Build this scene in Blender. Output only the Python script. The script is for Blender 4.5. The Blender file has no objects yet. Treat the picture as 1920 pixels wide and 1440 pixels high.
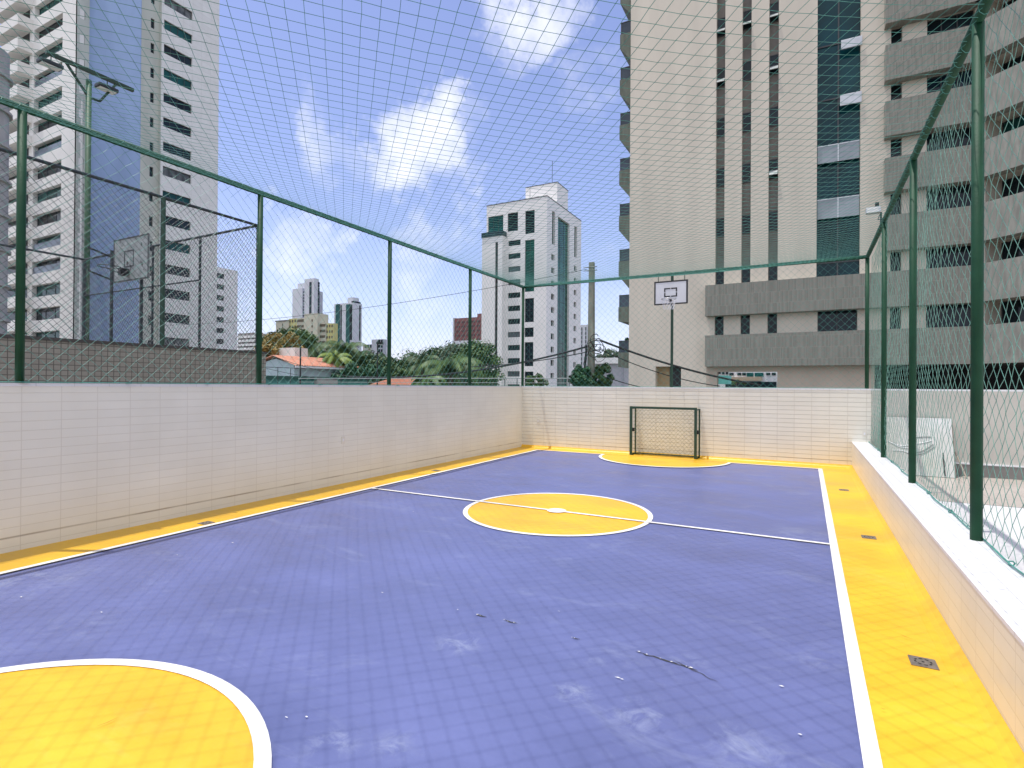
import bpy, math, random
from mathutils import Vector, noise as mnoise
random.seed(7)
R = math.radians
sc = bpy.context.scene
# ---------------------------------------------------------------- camera
F = 1034.9; YAW = .4893; PITCH = .0037; ROLL = .0070; EYE = 1.5
fw = Vector((-math.sin(YAW)*math.cos(PITCH), math.cos(YAW)*math.cos(PITCH), math.sin(PITCH)))
_r = Vector((math.cos(YAW), math.sin(YAW), 0)); _u = _r.cross(fw)
rt = _r*math.cos(ROLL) + _u*math.sin(ROLL); up = rt.cross(fw)
camd = bpy.data.cameras.new('camera'); cam = bpy.data.objects.new('camera', camd)
sc.collection.objects.link(cam); sc.camera = cam
from mathutils import Matrix
M = Matrix((rt, up, -fw)).transposed().to_4x4(); M.translation = Vector((0, 0, EYE))
cam.matrix_world = M
camd.sensor_width = 36; camd.lens = 36*F/1920; camd.clip_start = .05; camd.clip_end = 6000
sc.render.resolution_x = 1024; sc.render.resolution_y = 768

# ---------------------------------------------------------------- light: sun and sky
SUN = Vector((-.2, -.1, 1)).normalized()          # direction towards the sun
sl = bpy.data.lights.new('sun', 'SUN'); sl.energy = 3.1; sl.angle = R(.4); sl.color = (1, .965, .91)
so = bpy.data.objects.new('sun', sl); sc.collection.objects.link(so)
so.rotation_euler = SUN.to_track_quat('Z', 'Y').to_euler()
so.location = (0, 0, 60)
elev = math.asin(SUN.z); azi = math.atan2(SUN.x, SUN.y)
w = bpy.data.worlds.new('World'); sc.world = w; w.use_nodes = True
nt = w.node_tree; N = nt.nodes; L = nt.links; N.clear()
out = N.new('ShaderNodeOutputWorld'); bg = N.new('ShaderNodeBackground'); bg.inputs[1].default_value = .15
sky = N.new('ShaderNodeTexSky'); sky.sky_type = 'NISHITA'; sky.sun_disc = False
sky.sun_elevation = elev; sky.sun_rotation = azi; sky.air_density = 1.0; sky.dust_density = .6; sky.ozone_density = 1.4
def ray(px, py):
    return (fw + rt*((px-960)/F) + up*((720-py)/F))
tc = N.new('ShaderNodeTexCoord')
tint = N.new('ShaderNodeMix'); tint.data_type = 'RGBA'; tint.blend_type = 'MULTIPLY'; tint.inputs[0].default_value = 1
L.new(sky.outputs[0], tint.inputs[6]); tint.inputs[7].default_value = (1.18, 1.0, 1.12, 1)
def mth(op, a, b=None, c=None, cl=False):
    n = N.new('ShaderNodeMath'); n.operation = op; n.use_clamp = cl
    for i, v in enumerate((a, b, c)):
        if v is None: continue
        if isinstance(v, (int, float)): n.inputs[i].default_value = v
        else: L.new(v, n.inputs[i])
    return n.outputs[0]
# cloud field: fBm on a flat cloud deck direction/(z+.2), stronger in a few patches of sky
sep = N.new('ShaderNodeSeparateXYZ'); L.new(tc.outputs['Generated'], sep.inputs[0])
zz = mth('ADD', mth('MAXIMUM', sep.outputs[2], 0), .22)
cv = N.new('ShaderNodeCombineXYZ'); L.new(mth('DIVIDE', sep.outputs[0], zz), cv.inputs[0]); L.new(mth('DIVIDE', sep.outputs[1], zz), cv.inputs[1])
n1 = N.new('ShaderNodeTexNoise'); n1.inputs['Scale'].default_value = 3.1; n1.inputs['Detail'].default_value = 9; n1.inputs['Roughness'].default_value = .62; n1.inputs['Distortion'].default_value = .25
L.new(cv.outputs[0], n1.inputs['Vector'])
n2 = N.new('ShaderNodeTexNoise'); n2.inputs['Scale'].default_value = 7; n2.inputs['Detail'].default_value = 10; n2.inputs['Roughness'].default_value = .6
L.new(tc.outputs['Generated'], n2.inputs['Vector'])
nd_ = N.new('ShaderNodeTexNoise'); nd_.inputs['Scale'].default_value = 5.5; nd_.inputs['Detail'].default_value = 8; nd_.inputs['Roughness'].default_value = .62; L.new(tc.outputs['Generated'], nd_.inputs['Vector'])
sb_ = N.new('ShaderNodeVectorMath'); sb_.operation = 'SUBTRACT'; L.new(nd_.outputs['Color'], sb_.inputs[0]); sb_.inputs[1].default_value = (.5, .5, .5)
scl = N.new('ShaderNodeVectorMath'); scl.operation = 'SCALE'; L.new(sb_.outputs[0], scl.inputs[0]); scl.inputs['Scale'].default_value = .34
wd_ = N.new('ShaderNodeVectorMath'); wd_.operation = 'ADD'; L.new(tc.outputs['Generated'], wd_.inputs[0]); L.new(scl.outputs[0], wd_.inputs[1])
wn_ = N.new('ShaderNodeVectorMath'); wn_.operation = 'NORMALIZE'; L.new(wd_.outputs[0], wn_.inputs[0])
total = None
for px, py, rad, st in ((775, 265, 7, .95), (800, 215, 4.5, .8), (620, 280, 3.5, .5), (670, 290, 5, .5), (810, 320, 5, .55), (985, 10, 5.5, .66), (940, 60, 4, .4), (860, 250, 5, .5), (640, 270, 5, .3), (1130, 110, 5, .3), (540, 440, 5, .6), (800, 490, 6, .5),
                        (560, 580, 8, .45), (830, 640, 8, .45), (1130, 600, 7, .4)):
    d = ray(px, py).normalized()
    dp = N.new('ShaderNodeVectorMath'); dp.operation = 'DOT_PRODUCT'; L.new(wn_.outputs[0], dp.inputs[0]); dp.inputs[1].default_value = d
    mr = N.new('ShaderNodeMapRange'); mr.interpolation_type = 'SMOOTHSTEP'
    mr.inputs[1].default_value = math.cos(R(rad)); mr.inputs[2].default_value = 1; mr.inputs[3].default_value = 0; mr.inputs[4].default_value = st
    L.new(dp.outputs['Value'], mr.inputs[0])
    total = mr.outputs[0] if total is None else mth('MAXIMUM', total, mr.outputs[0])
# unseen bright cloud banks, added behind and right of the camera as fill light
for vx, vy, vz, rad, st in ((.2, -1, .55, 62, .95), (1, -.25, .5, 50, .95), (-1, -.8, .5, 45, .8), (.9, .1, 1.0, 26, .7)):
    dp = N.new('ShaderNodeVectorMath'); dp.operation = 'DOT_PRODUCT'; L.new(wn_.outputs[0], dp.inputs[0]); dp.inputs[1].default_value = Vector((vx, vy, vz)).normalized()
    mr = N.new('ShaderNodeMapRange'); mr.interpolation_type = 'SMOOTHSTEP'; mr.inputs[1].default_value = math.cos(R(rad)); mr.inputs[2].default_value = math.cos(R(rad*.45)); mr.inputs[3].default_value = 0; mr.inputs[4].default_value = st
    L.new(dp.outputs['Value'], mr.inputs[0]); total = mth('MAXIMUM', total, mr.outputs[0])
nz = mth('ADD', mth('MULTIPLY', n1.outputs[0], .2), mth('MULTIPLY', n2.outputs[0], .8))
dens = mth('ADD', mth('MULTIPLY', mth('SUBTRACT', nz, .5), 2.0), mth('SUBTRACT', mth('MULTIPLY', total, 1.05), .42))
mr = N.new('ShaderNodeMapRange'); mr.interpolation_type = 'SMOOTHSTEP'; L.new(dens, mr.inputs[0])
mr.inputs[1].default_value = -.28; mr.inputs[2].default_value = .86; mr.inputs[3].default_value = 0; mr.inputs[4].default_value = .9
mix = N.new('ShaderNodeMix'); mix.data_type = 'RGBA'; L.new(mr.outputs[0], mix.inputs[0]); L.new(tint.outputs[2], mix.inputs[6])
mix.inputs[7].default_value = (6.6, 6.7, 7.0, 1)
# pale band of thin cloud low over the horizon
hz = N.new('ShaderNodeMapRange'); hz.interpolation_type = 'SMOOTHSTEP'; L.new(sep.outputs[2], hz.inputs[0])
hz.inputs[1].default_value = -.02; hz.inputs[2].default_value = .34; hz.inputs[3].default_value = .42; hz.inputs[4].default_value = 0
mix2 = N.new('ShaderNodeMix'); mix2.data_type = 'RGBA'; L.new(hz.outputs[0], mix2.inputs[0]); L.new(mix.outputs[2], mix2.inputs[6]); mix2.inputs[7].default_value = (3.2, 4.0, 6.1, 1)
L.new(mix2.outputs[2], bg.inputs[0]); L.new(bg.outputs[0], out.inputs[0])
sc.view_settings.view_transform = 'Standard'; sc.view_settings.look = 'None'; sc.view_settings.exposure = .33; sc.view_settings.gamma = 1

# ---------------------------------------------------------------- pixel helpers (survey of the photo)
def onY(px, py, Y):
    d = ray(px, py); return Vector((0, 0, EYE)) + d*(Y/d.y)
def atr(px, py, rr):
    d = ray(px, py); return EYE+d.z*rr/math.hypot(d.x, d.y)
def onX(px, py, X):
    d = ray(px, py); return Vector((0, 0, EYE)) + d*(X/d.x)
def atd(px, py, D):
    return Vector((0, 0, EYE)) + ray(px, py)*D

# ---------------------------------------------------------------- materials
MATS = {}
def mat(name, col, rough=.7, metal=0, var=.08, vscale=3., bump=0., bscale=30., spec=.5, det=4, stretch=None, col2=None):
    if name in MATS: return MATS[name]
    m = bpy.data.materials.new(name); m.use_nodes = True; t = m.node_tree; b = t.nodes['Principled BSDF']
    b.inputs['Roughness'].default_value = rough; b.inputs['Metallic'].default_value = metal
    b.inputs['Specular IOR Level'].default_value = spec
    g = t.nodes.new('ShaderNodeNewGeometry'); vec = g.outputs['Position']
    if stretch:
        mp = t.nodes.new('ShaderNodeMapping'); mp.inputs['Scale'].default_value = stretch; t.links.new(vec, mp.inputs[0]); vec = mp.outputs[0]
    n = t.nodes.new('ShaderNodeTexNoise'); n.inputs['Scale'].default_value = vscale; n.inputs['Detail'].default_value = det
    t.links.new(vec, n.inputs['Vector'])
    r = t.nodes.new('ShaderNodeValToRGB'); r.color_ramp.elements[0].position = .3; r.color_ramp.elements[1].position = .7
    c2 = col2 if col2 else [min(1, c*(1+var)) for c in col]
    r.color_ramp.elements[0].color = [c*(1-var) for c in col]+[1] if not col2 else list(col)+[1]
    r.color_ramp.elements[1].color = list(c2)+[1]
    t.links.new(n.outputs[0], r.inputs[0]); t.links.new(r.outputs[0], b.inputs['Base Color'])
    if bump:
        n2 = t.nodes.new('ShaderNodeTexNoise'); n2.inputs['Scale'].default_value = bscale; n2.inputs['Detail'].default_value = 3
        t.links.new(vec, n2.inputs['Vector'])
        bm = t.nodes.new('ShaderNodeBump'); bm.inputs['Strength'].default_value = bump; bm.inputs['Distance'].default_value = .02
        t.links.new(n2.outputs[0], bm.inputs['Height']); t.links.new(bm.outputs[0], b.inputs['Normal'])
    MATS[name] = m; return m
def tilemat(name, col, mortar, ax, tw, th, mo=.003, offset=0., rough=.35, var=.06, bump=.4, off=(0, 0), stain=None, wob=0., spec=.5, hline=0):
    """rectangular tiles on a wall (ax 'YZ' or 'XZ') or a floor ('XY')"""
    if name in MATS: return MATS[name]
    m = bpy.data.materials.new(name); m.use_nodes = True; t = m.node_tree; b = t.nodes['Principled BSDF']; nd = t.nodes; lk = t.links
    g = nd.new('ShaderNodeNewGeometry'); s = nd.new('ShaderNodeSeparateXYZ'); lk.new(g.outputs['Position'], s.inputs[0])
    c = nd.new('ShaderNodeCombineXYZ'); lk.new(s.outputs['XYZ'.index(ax[0])], c.inputs[0]); lk.new(s.outputs['XYZ'.index(ax[1])], c.inputs[1])
    mp = nd.new('ShaderNodeMapping'); mp.inputs['Location'].default_value = (off[0], off[1], 0); lk.new(c.outputs[0], mp.inputs[0])
    br = nd.new('ShaderNodeTexBrick'); br.offset = offset; br.squash = 1
    lk.new(mp.outputs[0], br.inputs['Vector']); br.inputs['Scale'].default_value = 1
    br.inputs['Brick Width'].default_value = tw; br.inputs['Row Height'].default_value = th; br.inputs['Mortar Size'].default_value = mo; br.inputs['Mortar Smooth'].default_value = .3
    br.inputs['Color1'].default_value = [x*(1-var) for x in col]+[1]; br.inputs['Color2'].default_value = [min(1, x*(1+var)) for x in col]+[1]
    br.inputs['Mortar'].default_value = list(mortar)+[1]
    colo = br.outputs['Color']
    # grime varies along the joints and over the tiles
    n = nd.new('ShaderNodeTexNoise'); n.inputs['Scale'].default_value = 1.7; n.inputs['Detail'].default_value = 6; lk.new(g.outputs['Position'], n.inputs['Vector'])
    mx = nd.new('ShaderNodeMix'); mx.data_type = 'RGBA'; mx.blend_type = 'MULTIPLY'; mx.inputs[0].default_value = .35
    r = nd.new('ShaderNodeValToRGB'); r.color_ramp.elements[0].position = .3; r.color_ramp.elements[1].position = .72
    r.color_ramp.elements[0].color = (.8, .78, .74, 1); r.color_ramp.elements[1].color = (1, 1, 1, 1)
    lk.new(n.outputs[0], r.inputs[0]); lk.new(colo, mx.inputs[6]); lk.new(r.outputs[0], mx.inputs[7]); colo = mx.outputs[2]
    if stain:   # dirty joint line a hand above the floor, broken up by noise
        z0, wd, sc_ = stain
        a = nd.new('ShaderNodeMath'); a.operation = 'SUBTRACT'; lk.new(s.outputs[2], a.inputs[0]); a.inputs[1].default_value = z0
        ab = nd.new('ShaderNodeMath'); ab.operation = 'ABSOLUTE'; lk.new(a.outputs[0], ab.inputs[0])
        q = nd.new('ShaderNodeMapRange'); q.inputs[1].default_value = 0; q.inputs[2].default_value = wd; q.inputs[3].default_value = 1; q.inputs[4].default_value = 0; lk.new(ab.outputs[0], q.inputs[0])
        n3 = nd.new('ShaderNodeTexNoise'); n3.inputs['Scale'].default_value = 1.3; lk.new(g.outputs['Position'], n3.inputs['Vector'])
        q2 = nd.new('ShaderNodeMapRange'); q2.inputs[1].default_value = .38; q2.inputs[2].default_value = .62; lk.new(n3.outputs[0], q2.inputs[0])
        ml = nd.new('ShaderNodeMath'); ml.operation = 'MULTIPLY'; lk.new(q.outputs[0], ml.inputs[0]); lk.new(q2.outputs[0], ml.inputs[1])
        ml2 = nd.new('ShaderNodeMath'); ml2.operation = 'MULTIPLY'; lk.new(ml.outputs[0], ml2.inputs[0]); ml2.inputs[1].default_value = sc_
        m3 = nd.new('ShaderNodeMix'); m3.data_type = 'RGBA'; lk.new(ml2.outputs[0], m3.inputs[0]); lk.new(colo, m3.inputs[6]); m3.inputs[7].default_value = (.19, .13, .07, 1); colo = m3.outputs[2]
    if hline:   # open horizontal joints
        a1 = nd.new('ShaderNodeMath'); a1.operation = 'ADD'; lk.new(s.outputs[2], a1.inputs[0]); a1.inputs[1].default_value = off[1]
        a2 = nd.new('ShaderNodeMath'); a2.operation = 'PINGPONG'; lk.new(a1.outputs[0], a2.inputs[0]); a2.inputs[1].default_value = th/2
        a3 = nd.new('ShaderNodeMapRange'); a3.inputs[1].default_value = .0035; a3.inputs[2].default_value = .006; a3.inputs[3].default_value = hline; a3.inputs[4].default_value = 0; lk.new(a2.outputs[0], a3.inputs[0])
        n7 = nd.new('ShaderNodeTexNoise'); n7.inputs['Scale'].default_value = 2.3; lk.new(g.outputs['Position'], n7.inputs['Vector'])
        a4 = nd.new('ShaderNodeMath'); a4.operation = 'MULTIPLY'; lk.new(a3.outputs[0], a4.inputs[0]); lk.new(n7.outputs[0], a4.inputs[1])
        m7 = nd.new('ShaderNodeMix'); m7.data_type = 'RGBA'; lk.new(a4.outputs[0], m7.inputs[0]); lk.new(colo, m7.inputs[6]); m7.inputs[7].default_value = (.12, .11, .09, 1); colo = m7.outputs[2]
    lk.new(colo, b.inputs['Base Color'])
    b.inputs['Roughness'].default_value = rough; b.inputs['Specular IOR Level'].default_value = spec
    bm = nd.new('ShaderNodeBump'); bm.invert = True; bm.inputs['Strength'].default_value = bump; bm.inputs['Distance'].default_value = .004
    lk.new(br.outputs['Fac'], bm.inputs['Height'])
    if wob:
        n4 = nd.new('ShaderNodeTexNoise'); n4.inputs['Scale'].default_value = 2.2; n4.inputs['Detail'].default_value = 2; lk.new(mp.outputs[0], n4.inputs['Vector'])
        b2 = nd.new('ShaderNodeBump'); b2.inputs['Strength'].default_value = wob; b2.inputs['Distance'].default_value = .03; lk.new(n4.outputs[0], b2.inputs['Height']); lk.new(bm.outputs[0], b2.inputs['Normal'])
        lk.new(b2.outputs[0], b.inputs['Normal'])
    else: lk.new(bm.outputs[0], b.inputs['Normal'])
    MATS[name] = m; return m
def glass(name, col, rough=.08, spec=.28, var=.5):
    return mat(name, col, rough, 0, var, .35, spec=spec)

# court paint
def floormat(name, col, scuff, amt, netcol=None, rough=.38, spots=()):
    m = bpy.data.materials.new(name); m.use_nodes = True; t = m.node_tree; b = t.nodes['Principled BSDF']; nd = t.nodes; lk = t.links
    g = nd.new('ShaderNodeNewGeometry')
    mp = nd.new('ShaderNodeMapping'); mp.inputs['Scale'].default_value = (1, 1.6, 1); mp.inputs['Rotation'].default_value = (0, 0, .5); lk.new(g.outputs['Position'], mp.inputs[0])
    a = nd.new('ShaderNodeTexNoise'); a.inputs['Scale'].default_value = .8; a.inputs['Detail'].default_value = 7; a.inputs['Roughness'].default_value = .68; lk.new(mp.outputs[0], a.inputs['Vector'])
    r = nd.new('ShaderNodeValToRGB'); e = r.color_ramp.elements
    e[0].position = .28; e[0].color = [c*.80 for c in col]+[1]; e[1].position = .74; e[1].color = [min(1, c*1.18) for c in col]+[1]
    lk.new(a.outputs[0], r.inputs[0])
    # chalky scuffs
    s = nd.new('ShaderNodeTexNoise'); s.inputs['Scale'].default_value = 1.15; s.inputs['Detail'].default_value = 11; s.inputs['Roughness'].default_value = .72; s.inputs['Distortion'].default_value = 1.2
    mp2 = nd.new('ShaderNodeMapping'); mp2.inputs['Location'].default_value = (3.3, 1.7, 0); mp2.inputs['Scale'].default_value = (1, 1.9, 1); mp2.inputs['Rotation'].default_value = (0, 0, -.5)
    lk.new(g.outputs['Position'], mp2.inputs[0]); lk.new(mp2.outputs[0], s.inputs['Vector'])
    q = nd.new('ShaderNodeMapRange'); q.inputs[1].default_value = .55; q.inputs[2].default_value = .80; q.inputs[3].default_value = 0; q.inputs[4].default_value = amt; lk.new(s.outputs[0], q.inputs[0])
    fac = q.outputs[0]
    for (sx, sy, sr, ss) in spots:      # rubbed chalky patches where the photo has them
        ds = nd.new('ShaderNodeVectorMath'); ds.operation = 'DISTANCE'; lk.new(g.outputs['Position'], ds.inputs[0]); ds.inputs[1].default_value = (sx, sy, 0)
        a1 = nd.new('ShaderNodeMapRange'); a1.interpolation_type = 'SMOOTHSTEP'; a1.inputs[1].default_value = sr; a1.inputs[2].default_value = 0; a1.inputs[3].default_value = 0; a1.inputs[4].default_value = 1; lk.new(ds.outputs['Value'], a1.inputs[0])
        n9 = nd.new('ShaderNodeTexNoise'); n9.inputs['Scale'].default_value = 1.6/sr; n9.inputs['Detail'].default_value = 12; n9.inputs['Roughness'].default_value = .75; n9.inputs['Distortion'].default_value = .8; lk.new(g.outputs['Position'], n9.inputs['Vector'])
        a2 = nd.new('ShaderNodeMapRange'); a2.inputs[1].default_value = .46; a2.inputs[2].default_value = .68; a2.inputs[4].default_value = ss*.75; lk.new(n9.outputs[0], a2.inputs[0])
        a3 = nd.new('ShaderNodeMath'); a3.operation = 'MULTIPLY_ADD'; a3.use_clamp = True; lk.new(a1.outputs[0], a3.inputs[0]); lk.new(a2.outputs[0], a3.inputs[1]); lk.new(fac, a3.inputs[2]); fac = a3.outputs[0]
    mx = nd.new('ShaderNodeMix'); mx.data_type = 'RGBA'; lk.new(fac, mx.inputs[0]); lk.new(r.outputs[0], mx.inputs[6]); mx.inputs[7].default_value = list(scuff)+[1]
    # specks of dirt
    v = nd.new('ShaderNodeTexVoronoi'); v.inputs['Scale'].default_value = 2.3; lk.new(g.outputs['Position'], v.inputs['Vector'])
    q3 = nd.new('ShaderNodeMapRange'); q3.inputs[1].default_value = .018; q3.inputs[2].default_value = .01; q3.inputs[3].default_value = 0; q3.inputs[4].default_value = .6; lk.new(v.outputs['Distance'], q3.inputs[0])
    m2 = nd.new('ShaderNodeMix'); m2.data_type = 'RGBA'; lk.new(q3.outputs[0], m2.inputs[0]); lk.new(mx.outputs[2], m2.inputs[6]); m2.inputs[7].default_value = (.09, .08, .07, 1)
    lk.new(m2.outputs[2], b.inputs['Base Color']); b.inputs['Roughness'].default_value = rough
    q2 = nd.new('ShaderNodeMapRange'); q2.inputs[1].default_value = .3; q2.inputs[2].default_value = .7; q2.inputs[3].default_value = rough-.08; q2.inputs[4].default_value = rough+.16; lk.new(a.outputs[0], q2.inputs[0]); lk.new(q2.outputs[0], b.inputs['Roughness'])
    w1 = nd.new('ShaderNodeTexNoise'); w1.inputs['Scale'].default_value = 5; w1.inputs['Detail'].default_value = 4; lk.new(g.outputs['Position'], w1.inputs['Vector'])
    bp = nd.new('ShaderNodeBump'); bp.inputs['Strength'].default_value = .25; bp.inputs['Distance'].default_value = .02; lk.new(w1.outputs[0], bp.inputs['Height']); lk.new(bp.outputs[0], b.inputs['Normal'])
    return m
def _g(px, py): d = ray(px, py); t_ = -EYE/d.z; return d.x*t_, d.y*t_
SPOTS = [(*_g(px, py), sr, ss) for px, py, sr, ss in ((862, 1205, .22, 1.0), (1075, 1300, .16, 1.0), (1200, 1340, .25, .8), (1130, 1235, .28, .55), (60, 1090, .55, .8), (130, 1180, .4, .5), (1395, 1400, .3, .7), (1530, 1230, .3, .5), (1290, 1240, .14, .7), (620, 1390, .2, .7), (1500, 1000, .5, .5), (740, 1395, .15, .6))]
BLUE = floormat('blue_court_paint', (.118, .139, .305), (.34, .38, .50), .32, spots=SPOTS)
YEL = floormat('yellow_court_paint', (.80, .45, .022), (.9, .72, .3), .15)
LINE = floormat('white_line_paint', (.82, .80, .76), (.6, .6, .62), .3)
WTILE_L = tilemat('cream_tile_side', (.81, .79, .69), (.71, .68, .58), 'YZ', .30, .085, .0035, off=(-2.3+.3*8, -1.4925+.085*18), stain=(.13, .012, .75), wob=.06, var=.015)
WTILE_F = tilemat('cream_tile_end', (.81, .785, .68), (.74, .71, .60), 'XZ', .30, .085, .0045, off=(6.2, -1.4925+.085*18), stain=(.13, .01, .7), bump=1.0, wob=.25, hline=.42, var=.02)
WTILE_R = tilemat('cream_tile_curb', (.80, .765, .64), (.68, .64, .52), 'YZ', .30, .085, .0035, off=(0, -.4978+.085*6), wob=.08, var=.02)
COPE = tilemat('white_coping_tile', (.78, .78, .79), (.6, .6, .6), 'XY', .1, .3, .003, var=.03)
GREEN = mat('green_steel', (.008, .058, .026), .6, .0, .18, 6, spec=.3, bump=.08, bscale=60)
DGREEN = mat('dark_green_steel', (.014, .05, .028), .4, .0, .2, 6)
NETM = mat('green_rope', (.07, .27, .22), .5, 0, .25, 8, spec=.5)
NETR = mat('bright_green_rope', (.11, .27, .205), .5, 0, .25, 8, spec=.6)
GALV = mat('dark_chain_link', (.03, .04, .045), .45, .3, .2, 5)
CONC = mat('concrete', (.38, .37, .35), .85, 0, .14, 1.2, bump=.2, bscale=25)
ASPH = mat('asphalt', (.05, .05, .052), .9, 0, .15, 2)
WHITE = mat('white_paint', (.80, .80, .80), .6, 0, .05, .8)
DGLASS = glass('dark_window_glass', (.012, .022, .028))
CURT = mat('curtained_glass', (.02, .03, .035), .3, 0, .5, 1.1, col2=(.22, .23, .23), spec=.3)
TGLASS = glass('teal_window_glass', (.008, .075, .07))
BLACK = mat('black_rubber', (.015, .015, .017), .55, 0, .1, 8)
FRAME = mat('window_frame', (.05, .055, .06), .5)
ALU = mat('aluminium', (.55, .56, .57), .35, .7, .06, 4)

# ---------------------------------------------------------------- mesh builder
COL = sc.collection
class MB:
    def __init__(s): s.v = []; s.f = []
    def box(s, x0, y0, z0, x1, y1, z1):
        b = len(s.v); x0, x1 = sorted((x0, x1)); y0, y1 = sorted((y0, y1)); z0, z1 = sorted((z0, z1))
        s.v += [(x0, y0, z0), (x1, y0, z0), (x1, y1, z0), (x0, y1, z0), (x0, y0, z1), (x1, y0, z1), (x1, y1, z1), (x0, y1, z1)]
        s.f += [tuple(b+i for i in q) for q in ((0, 3, 2, 1), (4, 5, 6, 7), (0, 1, 5, 4), (1, 2, 6, 5), (2, 3, 7, 6), (3, 0, 4, 7))]; return s
    def obox(s, O, U, Nn, u0, u1, n0, n1, z0, z1):
        """box in a facade frame: O xy origin, U along, Nn outward"""
        b = len(s.v)
        for z in (z0, z1):
            for u, n in ((u0, n0), (u1, n0), (u1, n1), (u0, n1)):
                s.v.append((O[0]+U[0]*u+Nn[0]*n, O[1]+U[1]*u+Nn[1]*n, z))
        s.f += [tuple(b+i for i in q) for q in ((0, 3, 2, 1), (4, 5, 6, 7), (0, 1, 5, 4), (1, 2, 6, 5), (2, 3, 7, 6), (3, 0, 4, 7))]; return s
    def poly(s, pts):
        b = len(s.v); s.v += [tuple(p) for p in pts]; s.f.append(tuple(range(b, b+len(pts)))); return s
    def tube(s, a, b_, r, n=8, r2=None, cap=True):
        a = Vector(a); b_ = Vector(b_); d = (b_-a); 
        if d.length < 1e-6: return s
        d.normalize(); t = Vector((0, 0, 1)) if abs(d.z) < .9 else Vector((1, 0, 0))
        e1 = d.cross(t).normalized(); e2 = d.cross(e1); k = len(s.v); r2 = r if r2 is None else r2
        for P, rr in ((a, r), (b_, r2)):
            for i in range(n):
                q = 2*math.pi*i/n; s.v.append(tuple(P+e1*(math.cos(q)*rr)+e2*(math.sin(q)*rr)))
        for i in range(n): j = (i+1) % n; s.f.append((k+i, k+n+i, k+n+j, k+j))
        if cap: s.f.append(tuple(k+i for i in range(n))); s.f.append(tuple(k+n+i for i in reversed(range(n))))
        return s
    def path(s, pts, r, n=6):
        pts = [Vector(p) for p in pts]; k = len(s.v); m = len(pts)
        for i, P in enumerate(pts):
            d = (pts[min(i+1, m-1)]-pts[max(i-1, 0)]).normalized(); t = Vector((0, 0, 1)) if abs(d.z) < .95 else Vector((1, 0, 0))
            e1 = d.cross(t).normalized(); e2 = d.cross(e1)
            rr = r if isinstance(r, (int, float)) else r[i]
            for j in range(n):
                q = 2*math.pi*j/n; s.v.append(tuple(P+e1*(math.cos(q)*rr)+e2*(math.sin(q)*rr)))
        for i in range(m-1):
            for j in range(n): j2 = (j+1) % n; s.f.append((k+i*n+j, k+(i+1)*n+j, k+(i+1)*n+j2, k+i*n+j2))
        s.f.append(tuple(k+j for j in range(n))); s.f.append(tuple(k+(m-1)*n+j for j in reversed(range(n))))
        return s
    def build(s, name, m, parent=None, smooth=False, bevel=0):
        me = bpy.data.meshes.new(name); me.from_pydata(s.v, [], s.f); me.validate(); me.update()
        o = bpy.data.objects.new(name, me); COL.objects.link(o); me.materials.append(m)
        if smooth: me.polygons.foreach_set('use_smooth', [True]*len(me.polygons))
        if bevel:
            bv = o.modifiers.new('bevel', 'BEVEL'); bv.width = bevel; bv.segments = 2; bv.limit_method = 'ANGLE'
        if parent is not None:
            o.parent = parent; o.matrix_parent_inverse = parent.matrix_world.inverted()
        return o
def tag(o, label=None, cat=None, group=None, kind=None):
    if label: o['label'] = label
    if cat: o['category'] = cat
    if group: o['group'] = group
    if kind: o['kind'] = kind
    return o
def thing(name, label, cat, loc=(0, 0, 0), group=None):
    o = bpy.data.objects.new(name, None); COL.objects.link(o); o.location = loc; o.empty_display_size = .2
    o.matrix_world = Matrix.Translation(Vector(loc))
    return tag(o, label, cat, group)

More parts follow.
